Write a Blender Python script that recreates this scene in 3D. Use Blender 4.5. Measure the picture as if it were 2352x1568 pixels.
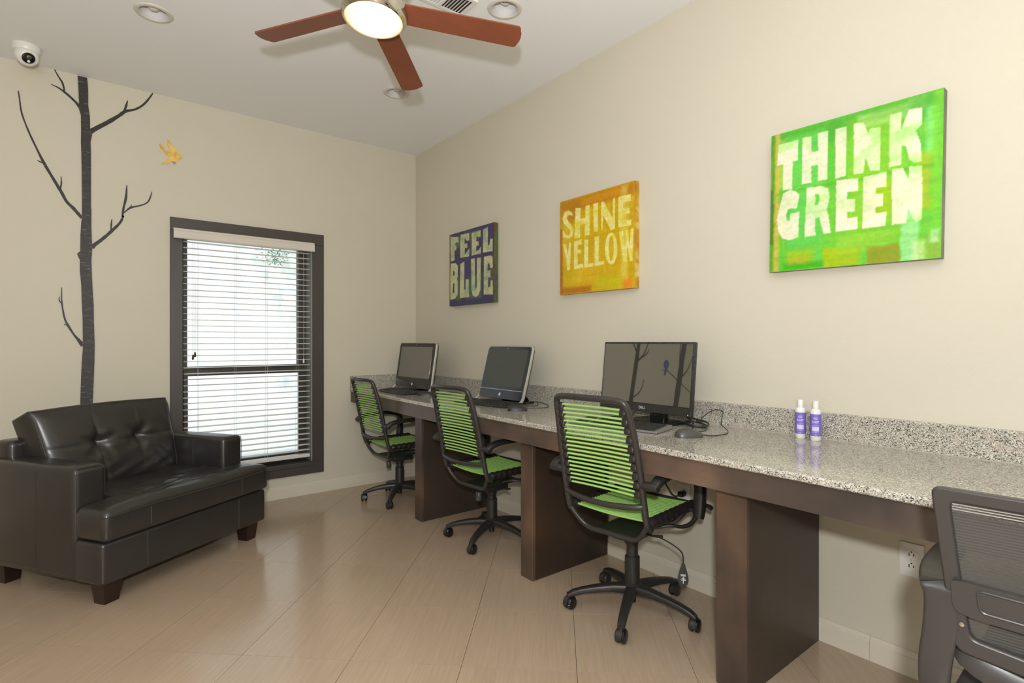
import bpy, bmesh, math, random
import numpy as np
from mathutils import Vector, Matrix
random.seed(7)
PI = math.pi
for o in list(bpy.data.objects): bpy.data.objects.remove(o)
SC = bpy.context.scene
COL = SC.collection

# ------------------------------------------------------------------ camera, world, lights, exposure
def R(d): return math.radians(d)
cam_d = bpy.data.cameras.new('camera'); cam = bpy.data.objects.new('camera', cam_d); COL.objects.link(cam)
cam.location = (0, 0, 1.15); cam.rotation_euler = (R(90), 0, R(-38.4))
cam_d.sensor_width = 36; cam_d.lens = 1239 / 2352 * 36; cam_d.clip_start = .02
SC.camera = cam
SC.view_settings.view_transform = 'Standard'; SC.view_settings.look = 'None'
SC.view_settings.exposure = 0.0; SC.view_settings.gamma = 1.0; SC.view_settings.use_curve_mapping = False
w = bpy.data.worlds.new('sky'); SC.world = w; w.use_nodes = True
bg = w.node_tree.nodes['Background']; bg.inputs[0].default_value = (.84, .93, 1.0, 1); bg.inputs[1].default_value = 1.9

def area(name, loc, target, size, power, col, sizey=None, spread=None):
    l = bpy.data.lights.new(name, 'AREA'); l.energy = power; l.color = col
    l.shape = 'RECTANGLE' if sizey else 'DISK'; l.size = size
    if sizey: l.size_y = sizey
    if spread: l.spread = spread
    o = bpy.data.objects.new(name, l); COL.objects.link(o); o.location = loc
    d = Vector(target) - Vector(loc); o.rotation_euler = d.to_track_quat('-Z', 'Y').to_euler()
    return o
def point(name, loc, rad, power, col):
    l = bpy.data.lights.new(name, 'POINT'); l.energy = power; l.color = col; l.shadow_soft_size = rad
    o = bpy.data.objects.new(name, l); COL.objects.link(o); o.location = loc; return o
# the photographer's flash beside the camera, and unseen fill lamps added behind it
area('flash', (-.10, -.12, 1.355), (-.22, .90, 2.66), .07, 26, (.92, .97, 1.0))
point('flash_spill', (-.10, -.12, 1.35), .04, 118, (.945, .975, 1.0))
area('ceiling_fill', (-.7, -.9, 1.55), (-.55, -.7, 3), 1.3, 46, (.95, .975, 1.0))  # added fill aimed upwards, brightens the ceiling
area('rear_fill', (-.4, -2.26, 1.45), (0, 2, 1.3), 3.2, 18, (.96, .98, 1.0), 1.9)  # added soft fill in front of the rear wall, which has no window
sun = bpy.data.lights.new('sun', 'SUN'); sun.energy = 2.2; sun.angle = .02; sun.color = (1, .97, .93)
so = bpy.data.objects.new('sun', sun); COL.objects.link(so); so.rotation_euler = Vector((.25, .7, -.75)).to_track_quat('-Z', 'Y').to_euler()

# ------------------------------------------------------------------ helpers
def s2l(c):
    return tuple((x / 12.92 if x <= .04045 else ((x + .055) / 1.055) ** 2.4) for x in [v / 255. for v in c])
def C4(c): return s2l(c) + (1,)

class M:
    """small wrapper for building a node material"""
    def __init__(s, name, col=(128, 128, 128), rough=.5, metal=0., spec=.5, ior=None, coat=0., coat_r=.1):
        s.m = bpy.data.materials.new(name); s.m.use_nodes = True; s.t = s.m.node_tree; s.n = s.t.nodes; s.l = s.t.links
        s.b = s.n['Principled BSDF']; s.out = s.n['Material Output']
        s.b.inputs['Base Color'].default_value = C4(col); s.b.inputs['Roughness'].default_value = rough
        s.b.inputs['Metallic'].default_value = metal; s.b.inputs['Specular IOR Level'].default_value = spec
        if ior: s.b.inputs['IOR'].default_value = ior
        s.b.inputs['Coat Weight'].default_value = coat; s.b.inputs['Coat Roughness'].default_value = coat_r
        s._co = None
    def node(s, typ, **kw):
        n = s.n.new(typ)
        for k, v in kw.items():
            if hasattr(n, k): setattr(n, k, v)
        return n
    def co(s, scale=(1, 1, 1), rot=(0, 0, 0), rnd=False):
        tc = s.node('ShaderNodeTexCoord'); mp = s.node('ShaderNodeMapping')
        mp.inputs['Scale'].default_value = scale; mp.inputs['Rotation'].default_value = rot
        s.l.new(tc.outputs['Object'], mp.inputs['Vector'])
        if rnd:
            oi = s.node('ShaderNodeObjectInfo'); mu = s.node('ShaderNodeMath', operation='MULTIPLY'); mu.inputs[1].default_value = 37.
            s.l.new(oi.outputs['Random'], mu.inputs[0]); s.l.new(mu.outputs[0], mp.inputs['Location'])
        return mp.outputs[0]
    def noise(s, vec, scale, detail=3, rough=.5, dist=0.):
        n = s.node('ShaderNodeTexNoise'); n.inputs['Scale'].default_value = scale; n.inputs['Detail'].default_value = detail
        n.inputs['Roughness'].default_value = rough; n.inputs['Distortion'].default_value = dist
        s.l.new(vec, n.inputs['Vector']); return n.outputs['Fac']
    def vor(s, vec, scale, feature='F1', out='Color'):
        n = s.node('ShaderNodeTexVoronoi', feature=feature); n.inputs['Scale'].default_value = scale
        s.l.new(vec, n.inputs['Vector']); return n.outputs[out]
    def ramp(s, fac, stops, interp='LINEAR'):
        n = s.node('ShaderNodeValToRGB'); cr = n.color_ramp; cr.interpolation = interp
        while len(cr.elements) > 1: cr.elements.remove(cr.elements[-1])
        cr.elements[0].position = stops[0][0]; cr.elements[0].color = C4(stops[0][1])
        for p, c in stops[1:]:
            e = cr.elements.new(p); e.color = C4(c)
        s.l.new(fac, n.inputs[0]); return n.outputs[0]
    def mix(s, fac, a, b, mode='MIX'):
        n = s.node('ShaderNodeMix', data_type='RGBA', blend_type=mode)
        if isinstance(fac, (int, float)): n.inputs[0].default_value = fac
        else: s.l.new(fac, n.inputs[0])
        for i, v in ((6, a), (7, b)):
            if isinstance(v, tuple): n.inputs[i].default_value = C4(v)
            else: s.l.new(v, n.inputs[i])
        return n.outputs[2]
    def rng(s, v, a, b, c, d):
        n = s.node('ShaderNodeMapRange'); s.l.new(v, n.inputs[0])
        for i, x in enumerate((a, b, c, d)): n.inputs[i + 1].default_value = x
        return n.outputs[0]
    def col(s, out): s.l.new(out, s.b.inputs['Base Color']); return s
    def rough(s, out): s.l.new(out, s.b.inputs['Roughness']); return s
    def bump(s, h, strength=.2, dist=.002):
        n = s.node('ShaderNodeBump'); n.inputs['Strength'].default_value = strength; n.inputs['Distance'].default_value = dist
        s.l.new(h, n.inputs['Height']); s.l.new(n.outputs[0], s.b.inputs['Normal']); return s

# --- walls and ceiling
def wall_paint(name, col):
    k = M(name, col, .62, spec=.3); v = k.co()
    a = tuple(int(c * .985) for c in col)
    k.col(k.mix(k.noise(v, 1.7, 4), a, tuple(min(255, int(c * 1.012)) for c in col)))
    k.bump(k.noise(v, 55, 4, .6), .22, .004); return k.m
m_wall = wall_paint('cream_wall_paint', (207, 199, 181))
k = M('white_ceiling_paint', (236, 237, 237), .7, spec=.25); v = k.co(); k.bump(k.noise(v, 40, 4, .6), .15, .003); m_ceil = k.m
k = M('cream_trim_paint', (214, 205, 187), .42, spec=.4); v = k.co(); k.bump(k.noise(v, 30, 2), .05, .002); m_trim = k.m
# --- floor
k = M('vinyl_tile', (180, 156, 130), .19, spec=1.0)
v = k.co((3.2, 70, 1), rnd=True); v2 = k.co((1, 1, 1), rnd=True)
g = k.noise(v, 1.6, 5, .65); big = k.noise(v2, 2.2, 1, .4)
c = k.mix(k.rng(g, .3, .7, 0, 1), (174, 151, 127), (188, 165, 141))
c = k.mix(k.rng(big, .2, .8, 0, .35), c, (168, 145, 121)); k.col(c)
b1 = k.noise(k.co((1, 1, 1), rnd=True), 7, 1); k.bump(b1, .06, .004); m_tile = k.m
m_slab = M('floor_joint_dark', (48, 38, 31), .8).m
# --- granite
def granite(name, rough):
    k = M(name, (180, 170, 155), rough, spec=.5)
    v = k.co((1, 1, 1)); nz = k.node('ShaderNodeTexNoise'); nz.inputs['Scale'].default_value = 90; k.l.new(v, nz.inputs['Vector'])
    ad = k.node('ShaderNodeVectorMath', operation='MULTIPLY_ADD'); ad.inputs[1].default_value = (.005, .005, .005)
    k.l.new(nz.outputs['Color'], ad.inputs[0]); k.l.new(v, ad.inputs[2]); vv = ad.outputs[0]
    sep = k.node('ShaderNodeSeparateColor'); k.l.new(k.vor(vv, 400), sep.inputs[0])
    sep2 = k.node('ShaderNodeSeparateColor'); k.l.new(k.vor(vv, 38), sep2.inputs[0])
    base = k.ramp(sep.outputs[0], [(0, (62, 58, 57)), (.08, (92, 86, 82)), (.16, (136, 131, 121)), (.32, (163, 157, 145)), (.52, (183, 178, 164)), (.74, (200, 195, 182)), (.92, (218, 212, 201))], 'CONSTANT')
    c = k.mix(k.rng(sep2.outputs[1], .88, .92, 0, .35), base, (186, 170, 158))
    k.col(c); return k.m
m_granite = granite('polished_granite', .10)
# --- wood
def wood(name, cols, rough=.38, sc=(2.2, 2.2, 2.2), grain=(22, 2, 22), spec=.4):
    k = M(name, cols[1], rough, spec=spec); v = k.co(grain); v2 = k.co(sc)
    g = k.noise(v, 1.6, 6, .6, .6); b = k.noise(v2, 1.4, 3, .5, .4)
    c = k.ramp(b, [(.28, cols[0]), (.5, cols[1]), (.72, cols[2])])
    c = k.mix(k.rng(g, .3, .75, 0, .35), c, cols[3]); k.col(c); k.bump(g, .06, .001); return k.m
m_apron = wood('walnut_stained_apron', [(62, 55, 51), (94, 77, 66), (116, 93, 77), (60, 51, 45)], grain=(24, 1.6, 24))
m_front = wood('walnut_stained_board', [(56, 49, 44), (84, 67, 56), (112, 86, 68), (54, 45, 39)], grain=(24, 24, 1.6))
m_side = wood('dark_espresso_veneer', [(56, 49, 42), (64, 54, 45), (74, 58, 47), (46, 39, 33)], grain=(10, 10, 1.2))
m_sideb = wood('red_brown_veneer', [(46, 38, 32), (58, 45, 36), (72, 52, 38), (40, 32, 27)], grain=(10, 2, 10))
m_leg = wood('dark_mahogany', [(38, 26, 21), (48, 31, 25), (56, 37, 29), (30, 21, 17)], .3)
m_blade = wood('cherry_fan_blade', [(116, 68, 48), (134, 76, 52), (148, 86, 58), (104, 58, 42)], .35, (1, 1, 1), (3, 26, 3))
m_frame = M('charcoal_brown_paint', (72, 66, 63), .38, spec=.4).m
# --- leather
k = M('dark_brown_leather', (50, 46, 44), .3, spec=.6, coat=.15, coat_r=.22); v = k.co()
k.col(k.mix(k.noise(v, 5, 4), (38, 36, 35), (51, 48, 46))); k.rough(k.rng(k.noise(v, 4, 1), .3, .7, .28, .36))
m_leather = k.m
m_stitch = M('brown_stitching', (82, 77, 72), .6).m
# --- plastics, metals
def plastic(name, col, rough=.45, spec=.5, nb=0):
    k = M(name, col, rough, spec=spec)
    v = k.co(); k.rough(k.rng(k.noise(v, 30, 2), .3, .7, max(.02, rough - .04), rough + .04))
    if nb: k.bump(k.noise(v, 600, 2), nb, .0005)
    return k.m
m_black = plastic('black_plastic', (42, 40, 38), .42, nb=.1)
m_grey = plastic('dark_grey_plastic', (56, 53, 51), .36, nb=.1)
m_blackgl = plastic('gloss_black_plastic', (24, 23, 24), .14)
m_tube = plastic('black_powder_coat', (50, 46, 44), .34)
m_sleeve = plastic('black_cord_sleeve', (40, 36, 34), .38)
m_plate = plastic('dark_green_black_plate', (36, 40, 32), .45)
k = M('green_bungee', (160, 204, 100), .5, spec=.35); v = k.co((1, 1, 1)); k.col(k.mix(k.noise(v, 160, 2), (148, 196, 98), (166, 208, 118))); m_cord = k.m
m_white = plastic('white_plastic', (226, 224, 218), .35)
m_trimring = plastic('cream_enamel', (206, 200, 190), .4)
m_refl = M('white_reflector', (232, 230, 228), .3).m
m_cfl = M('frosted_bulb', (222, 218, 208), .5).m
m_chrome = M('polished_chrome', (205, 200, 190), .07, 1.0).m
m_silver = M('silver_plastic', (198, 192, 182), .32, .5).m
m_screen = M('glossy_monitor_panel', (54, 53, 47), .02, ior=2.9, spec=.5).m
m_screen2 = M('matt_monitor_panel', (66, 68, 60), .4, ior=1.5, spec=.5).m
m_bezel = plastic('monitor_bezel', (44, 42, 40), .28)
m_mouse = plastic('grey_mouse_plastic', (70, 68, 66), .3)
m_key = plastic('keycap_black', (38, 38, 38), .5)
m_logo = M('logo_silver', (225, 225, 225), .4).m
m_print = M('white_print', (232, 230, 240), .6).m
k = M('purple_label', (122, 102, 190), .4); v = k.co(); k.col(k.mix(k.noise(v, 20, 2), (118, 98, 188), (128, 108, 194))); m_purple = k.m
m_lilac = M('pale_lilac_print', (205, 196, 226), .5).m
k = M('blind_slat', (225, 222, 214), .4); m_slat = k.m
m_val = wood('blind_valance', [(205, 196, 184), (212, 203, 191), (218, 210, 198), (200, 190, 178)], .4, grain=(2, 20, 20))
m_string = M('blind_cord', (200, 196, 188), .7).m
m_tassel = M('dark_tassel', (84, 58, 48), .5).m
# bark decal
k = M('painted_bark', (66, 60, 56), .55); v = k.co((4, 1, 38)); v2 = k.co((22, 1, 110))
g = k.noise(v, 1.5, 3, .6, .8); g2 = k.noise(v2, 1.0, 2, .5, 1.2)
c = k.mix(k.rng(g, .35, .7, 0, 1), (40, 36, 34), (54, 49, 45)); c = k.mix(k.rng(g2,   .62, .68, 0, .75), c, (112, 106, 96)); k.col(c); m_bark = k.m
m_twig = M('painted_twig', (44, 38, 34), .55).m
k = M('yellow_bird_paint', (232, 186, 84), .5); v = k.co(); n = k.noise(v, 38, 3, .6)
k.col(k.ramp(n, [(.3, (214, 160, 40)), (.5, (232, 190, 92)), (.7, (240, 206, 130))])); m_bird = k.m
m_bluebird = M('blue_bird_paint', (84, 96, 160), .5).m
m_rim = M('bird_outline', (128, 100, 54), .6).m
# glass: clear pane, reflects a little and lets daylight straight through
k = M('window_glass'); k.n.remove(k.b); tr = k.node('ShaderNodeBsdfTransparent'); gl = k.node('ShaderNodeBsdfGlossy'); gl.inputs['Roughness'].default_value = .02
fr = k.node('ShaderNodeFresnel'); fr.inputs['IOR'].default_value = 1.45; mx = k.node('ShaderNodeMixShader')
tr.inputs[0].default_value = (.95, .97, .96, 1)
k.l.new(fr.outputs[0], mx.inputs[0]); k.l.new(tr.outputs[0], mx.inputs[1]); k.l.new(gl.outputs[0], mx.inputs[2]); k.l.new(mx.outputs[0], k.out.inputs[0]); m_glass = k.m
# mesh fabric: open weave of fine horizontal threads
k = M('office_mesh_fabric', (72, 70, 66), .6); v = k.co((1, 1, 1)); sp = k.node('ShaderNodeSeparateXYZ'); k.l.new(v, sp.inputs[0])
mt = k.node('ShaderNodeMath', operation='MULTIPLY'); mt.inputs[1].default_value = 2 * PI / .0055; k.l.new(sp.outputs[2], mt.inputs[0])
sn = k.node('ShaderNodeMath', operation='SINE'); k.l.new(mt.outputs[0], sn.inputs[0])
al = k.rng(sn.outputs[0], -.5, .5, .66, .95); k.l.new(al, k.b.inputs['Alpha']); m_mesh = k.m
# fan lamp globe
k = M('lit_frosted_glass', (255, 250, 235), .4); tcn = k.node('ShaderNodeTexCoord'); sub = k.node('ShaderNodeVectorMath', operation='DISTANCE')
sub.inputs[1].default_value = (.012, .004, -.06); k.l.new(tcn.outputs['Object'], sub.inputs[0])
ec = k.ramp(k.rng(sub.outputs['Value'], .03, .108, 0, 1), [(0, (255, 253, 246)), (.5, (255, 246, 222)), (.8, (255, 228, 168)), (1, (240, 200, 120))]); k.l.new(ec, k.b.inputs['Emission Color'])
es = k.rng(sub.outputs['Value'], .03, .108, 1.5, .5); k.l.new(es, k.b.inputs['Emission Strength']); m_globe = k.m
# outdoors
k = M('exterior_paving', (205, 202, 200), .8); v = k.co(); k.col(k.mix(k.noise(v, 3, 4), (214, 212, 212), (190, 188, 184))); m_pave = k.m
k = M('exterior_stucco', (222, 218, 224), .8); v = k.co(); k.col(k.mix(k.rng(k.noise(v, .9, 3), .35, .65, 0, 1), (224, 221, 230), (210, 213, 204))); m_stucco = k.m
k = M('leaf', (180, 195, 165), .6); v = k.co(); k.col(k.mix(k.noise(v, 2, 3), (190, 202, 182), (218, 222, 208))); m_leaf = k.m
m_leafd = M('shaded_leaf', (96, 126, 108), .6).m

# --- geometry collectors
class G:
    """collects vertices and faces of ONE mesh object"""
    def __init__(s): s.v = []; s.f = []; s.mi = []
    def add(s, vs, fs, mi=0):
        o = len(s.v); s.v += [tuple(p) for p in vs]; s.f += [tuple(i + o for i in q) for q in fs]; s.mi += [mi] * len(fs); return s
    def box(s, lo, hi, mi=0, mat=None):
        x0, y0, z0 = lo; x1, y1, z1 = hi
        vs = [(x0, y0, z0), (x1, y0, z0), (x1, y1, z0), (x0, y1, z0), (x0, y0, z1), (x1, y0, z1), (x1, y1, z1), (x0, y1, z1)]
        if mat: vs = [mat @ Vector(p) for p in vs]
        return s.add(vs, [(0, 3, 2, 1), (4, 5, 6, 7), (0, 1, 5, 4), (1, 2, 6, 5), (2, 3, 7, 6), (3, 0, 4, 7)], mi)
    def rbox(s, lo, hi, r, seg=2, mi=0, mat=None):
        b = bmesh.new(); bmesh.ops.create_cube(b, size=1)
        for q in b.verts:
            q.co = Vector([lo[i] + (q.co[i] + .5) * (hi[i] - lo[i]) for i in range(3)])
        r = min(r, min(hi[i] - lo[i] for i in range(3)) * .49)
        bmesh.ops.bevel(b, geom=list(b.edges), offset=r, segments=seg, profile=.5, affect='EDGES')
        b.verts.index_update()
        vs = [q.co.copy() for q in b.verts]
        if mat: vs = [mat @ p for p in vs]
        fs = [[q.index for q in f.verts] for f in b.faces]; b.free(); return s.add(vs, fs, mi)
    def prism(s, poly, axis, a, b, mi=0, mat=None):
        """polygon in the two other axes, extruded along axis from a to b"""
        n = len(poly); vs = []
        for t in (a, b):
            for (p, q) in poly:
                vs.append({'x': (t, p, q), 'y': (p, t, q), 'z': (p, q, t)}[axis])
        if mat: vs = [mat @ Vector(p) for p in vs]
        return s.add(vs, [tuple(range(n))[::-1], tuple(range(n, 2 * n))] + [(i, (i + 1) % n, n + (i + 1) % n, n + i) for i in range(n)], mi)
    def tube(s, pts, rad, seg=10, closed=False, smooth=0, cap=True, mi=0, flat=None):
        pts = [Vector(p) for p in pts]
        if smooth: pts, rad = spline(pts, smooth, closed, rad)
        n = len(pts); rs = rad if isinstance(rad, (list, tuple)) else [rad] * n
        T = []
        for i in range(n):
            if closed: t = pts[(i + 1) % n] - pts[i - 1]
            else: t = pts[min(i + 1, n - 1)] - pts[max(i - 1, 0)]
            T.append(t.normalized())
        up = Vector((0, 0, 1)) if abs(T[0].z) < .9 else Vector((1, 0, 0))
        N = (up - T[0] * up.dot(T[0])).normalized(); vs = []
        for i in range(n):
            if i:
                N = (N - T[i] * N.dot(T[i])); N = N.normalized() if N.length > 1e-6 else Vector((1, 0, 0))
            B = T[i].cross(N)
            for j in range(seg):
                a = 2 * PI * j / seg; x, y = math.cos(a) * rs[i], math.sin(a) * rs[i]
                if flat: x *= flat[0]; y *= flat[1]
                vs.append(pts[i] + N * x + B * y)
        fs = []; m = n if closed else n - 1
        for i in range(m):
            for j in range(seg):
                a, b = i * seg + j, i * seg + (j + 1) % seg; c, d = ((i + 1) % n) * seg + (j + 1) % seg, ((i + 1) % n) * seg + j
                fs.append((a, b, c, d))
        if cap and not closed: fs += [tuple(range(seg))[::-1], tuple((n - 1) * seg + j for j in range(seg))]
        return s.add(vs, fs, mi)
    def lathe(s, prof, seg=24, c=(0, 0, 0), axis='z', mi=0, mat=None, a0=0, a1=2 * PI):
        full = abs(a1 - a0 - 2 * PI) < 1e-6; vs = []; n = len(prof); m = seg if full else seg + 1
        for i in range(m):
            a = a0 + (a1 - a0) * i / seg
            for (r, z) in prof:
                p = {'z': (r * math.cos(a), r * math.sin(a), z), 'x': (z, r * math.cos(a), r * math.sin(a)), 'y': (r * math.sin(a), z, r * math.cos(a))}[axis]
                p = Vector(p) + Vector(c); vs.append(mat @ p if mat else p)
        fs = []
        for i in range(seg):
            for j in range(n - 1):
                a, b = i * n + j, ((i + 1) % m) * n + j; q = []
                if prof[j][0] < 1e-7: q = (a, b + 1, a + 1)
                elif prof[j + 1][0] < 1e-7: q = (a, b, a + 1)
                else: q = (a, b, b + 1, a + 1)
                fs.append(q)
        return s.add(vs, fs, mi)
    def strip(s, pts, hw, th, mi=0, wdir=(0, 1, 0), seg=8):
        """rounded flat bar swept along pts; hw = half width along wdir (number or list), th = half thickness"""
        pts = [Vector(p) for p in pts]; n = len(pts); hw = hw if isinstance(hw, (list, tuple)) else [hw] * n
        th = th if isinstance(th, (list, tuple)) else [th] * n
        vs = []; W = Vector(wdir).normalized()
        for i in range(n):
            t = (pts[min(i + 1, n - 1)] - pts[max(i - 1, 0)]).normalized(); B = W - t * W.dot(t); B.normalize(); N = t.cross(B)
            for j in range(12):
                a = 2 * PI * j / 12; ca, sa = math.cos(a), math.sin(a)
                e = .45; x = math.copysign(abs(ca) ** e, ca) * hw[i]; y = math.copysign(abs(sa) ** e, sa) * th[i]
                vs.append(pts[i] + B * x + N * y)
        fs = [(i * 12 + j, i * 12 + (j + 1) % 12, (i + 1) * 12 + (j + 1) % 12, (i + 1) * 12 + j) for i in range(n - 1) for j in range(12)]
        fs += [tuple(range(12))[::-1], tuple((n - 1) * 12 + j for j in range(12))]
        return s.add(vs, fs, mi)
    def build(s, name, mats, parent=None, smooth=False, loc=None, angle=40):
        me = bpy.data.meshes.new(name); me.from_pydata([tuple(p) for p in s.v], [], s.f)
        mats = mats if isinstance(mats, (list, tuple)) else [mats]
        for m in mats: me.materials.append(m)
        if len(mats) > 1: me.polygons.foreach_set('material_index', s.mi)
        b = bmesh.new(); b.from_mesh(me); bmesh.ops.recalc_face_normals(b, faces=b.faces); b.to_mesh(me); b.free()
        if smooth:
            me.polygons.foreach_set('use_smooth', [True] * len(me.polygons))
            try: me.set_sharp_from_angle(angle=R(angle))
            except Exception: pass
        me.update(); o = bpy.data.objects.new(name, me); COL.objects.link(o)
        if parent: o.parent = parent
        if loc: o.location = loc
        return o
def spline(pts, k, closed=False, rad=None):
    n = len(pts); out = []; ro = []; isl = isinstance(rad, (list, tuple))
    rng_ = range(n if closed else n - 1)
    for i in rng_:
        if closed: p0, p1, p2, p3 = pts[i - 1], pts[i], pts[(i + 1) % n], pts[(i + 2) % n]
        else: p0, p1, p2, p3 = pts[max(i - 1, 0)], pts[i], pts[i + 1], pts[min(i + 2, n - 1)]
        for j in range(k):
            t = j / k
            out.append(.5 * ((2 * p1) + (-p0 + p2) * t + (2 * p0 - 5 * p1 + 4 * p2 - p3) * t * t + (-p0 + 3 * p1 - 3 * p2 + p3) * t ** 3))
            if isl: ro.append(rad[i] * (1 - t) + rad[(i + 1) % n] * t)
    if not closed:
        out.append(pts[-1])
        if isl: ro.append(rad[-1])
    return out, (ro if isl else rad)
def fillet(pts, r, k=4):
    """round the inner corners of a polyline"""
    pts = [Vector(p) for p in pts]; out = [pts[0]]
    for i in range(1, len(pts) - 1):
        a, b, c = pts[i - 1], pts[i], pts[i + 1]; rr = min(r, (a - b).length * .49, (c - b).length * .49)
        p, q = b + (a - b).normalized() * rr, b + (c - b).normalized() * rr
        for j in range(k + 1):
            t = j / k; out.append((1 - t) ** 2 * p + 2 * t * (1 - t) * b + t * t * q)
    out.append(pts[-1]); return out
def thing(name, label, cat, loc=(0, 0, 0), rz=0, group=None):
    o = bpy.data.objects.new(name, None); COL.objects.link(o); o.location = loc; o.rotation_euler = (0, 0, rz)
    o.empty_display_size = .05; return tag(o, label, cat, group)
def tag(o, label, cat, group=None):
    o['label'] = label; o['category'] = cat
    if group: o['group'] = group
    return o
def struct(o): o['kind'] = 'structure'; return o
def children_of(): 
    d = {}
    for o in bpy.data.objects:
        if o.parent: d.setdefault(o.parent.name, []).append(o)
    return d
def copy_tree(o, parent=None):
    kids = children_of()
    def rec(a, par):
        c = a.copy(); COL.objects.link(c)
        if par: c.parent = par
        for ch in kids.get(a.name, []): rec(ch, c)
        return c
    return rec(o, parent)
def text_geo(s, size, depth=.0004):
    """letters as flat filled outlines in the local xy plane, centred; returns verts, faces"""
    cu = bpy.data.curves.new('t', 'FONT'); cu.body = s; cu.size = size; cu.align_x = 'CENTER'; cu.align_y = 'CENTER'; cu.resolution_u = 3
    ob = bpy.data.objects.new('t', cu); COL.objects.link(ob); dg = bpy.context.evaluated_depsgraph_get()
    me = bpy.data.meshes.new_from_object(ob.evaluated_get(dg)); vs = [q.co.copy() for q in me.vertices]; fs = [tuple(p.vertices) for p in me.polygons]
    bpy.data.objects.remove(ob); bpy.data.curves.remove(cu); bpy.data.meshes.remove(me); return vs, fs
def outline_geo(loops):
    """filled 2D outline with holes; returns verts, faces"""
    cu = bpy.data.curves.new('o', 'CURVE'); cu.dimensions = '2D'; cu.fill_mode = 'BOTH'
    for lp in loops:
        sp = cu.splines.new('POLY'); sp.points.add(len(lp) - 1); sp.use_cyclic_u = True
        for i, p in enumerate(lp): sp.points[i].co = (p[0], p[1], 0, 1)
    ob = bpy.data.objects.new('o', cu); COL.objects.link(ob); dg = bpy.context.evaluated_depsgraph_get()
    me = bpy.data.meshes.new_from_object(ob.evaluated_get(dg)); vs = [q.co.copy() for q in me.vertices]; fs = [tuple(p.vertices) for p in me.polygons]
    bpy.data.objects.remove(ob); bpy.data.curves.remove(cu); bpy.data.meshes.remove(me); return vs, fs
WX, WY, CH = 2.233, 4.15, 2.745      # right wall, window wall, ceiling height
X0, Y0 = -2.9, -2.3                  # the room's other two walls, behind the camera
# ================================================================== SETTING
# window wall with its opening, the right wall, and the two walls behind the camera
WO = (.50, 1.357, .235, 1.885)       # window opening x0, x1, z0, z1
g = G(); T = .16
g.box((X0 - T, WY, -.05), (WO[0], WY + T, CH + .05)); g.box((WO[1], WY, -.05), (WX + T, WY + T, CH + .05))
g.box((WO[0], WY, -.05), (WO[1], WY + T, WO[2])); g.box((WO[0], WY, WO[3]), (WO[1], WY + T, CH + .05))
struct(g.build('wall_back', m_wall))
struct(G().box((WX, Y0 - T, -.05), (WX + T, WY, CH + .05)).build('wall_right', m_wall))
struct(G().box((X0 - T, Y0 - T, -.05), (X0, WY, CH + .05)).build('wall_left', m_wall))
struct(G().box((X0, Y0 - T, -.05), (WX, Y0, CH + .05)).build('wall_front', m_wall))
# ceiling with the round holes of the recessed lights
cans = [(.264, 3.135), (1.580, 2.050), (1.570, 3.172)]
circ = lambda c, r, n=40: [(c[0] + r * math.cos(2 * PI * i / n), c[1] + r * math.sin(2 * PI * i / n)) for i in range(n)]
vs, fs = outline_geo([[(X0, Y0), (WX, Y0), (WX, WY), (X0, WY)]] + [circ(c, .070) for c in cans])
g = G(); g.add([(p.x, p.y, CH) for p in vs], fs); cl = g.build('ceiling', m_ceil); struct(cl)
# baseboards: flat board with a small ogee cap
def base_prof(d=.016, h=.085): return [(0, 0), (d, 0), (d, h * .74), (d * .62, h * .80), (d * .62, h * .90), (d * .25, h), (0, h)]
def baseboard(name, a, b, side):
    g = G()
    if side == 'right': g.prism([(WX - p, q) for p, q in base_prof()], 'y', a, b)
    if side == 'back': g.prism([(WY - p, q) for p, q in base_prof()], 'x', a, b)
    o = struct(g.build(name, m_trim)); return o
baseboard('baseboard_right', .7245, WY - .016, 'right')
baseboard('trim_1', Y0, .7235, 'right')
baseboard('baseboard_back', X0, WX - .001, 'back')

# floor: slab and 16 inch tiles laid at an angle, each tile its own piece
fl = struct(G().box((X0 - .1, Y0 - .1, -.06), (WX + .1, WY + .1, -.003)).build('floor', m_slab))
TS, TA = .407, R(46.8); tdir = Vector((math.cos(TA), math.sin(TA))); ndir = Vector((-math.sin(TA), math.cos(TA)))
def clip(poly, nx, ny, c):
    out = []
    for i in range(len(poly)):
        a, b = poly[i], poly[(i + 1) % len(poly)]; da, db = nx * a[0] + ny * a[1] - c, nx * b[0] + ny * b[1] - c
        if da <= 0: out.append(a)
        if (da < 0 < db) or (db < 0 < da):
            t = da / (da - db); out.append((a[0] + (b[0] - a[0]) * t, a[1] + (b[1] - a[1]) * t))
    return out
hs = TS / 2 - .0008; full = None; fwd = Vector((math.sin(R(38.4)), math.cos(R(38.4)))); rgt = Vector((fwd.y, -fwd.x)); rest = G()
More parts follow.
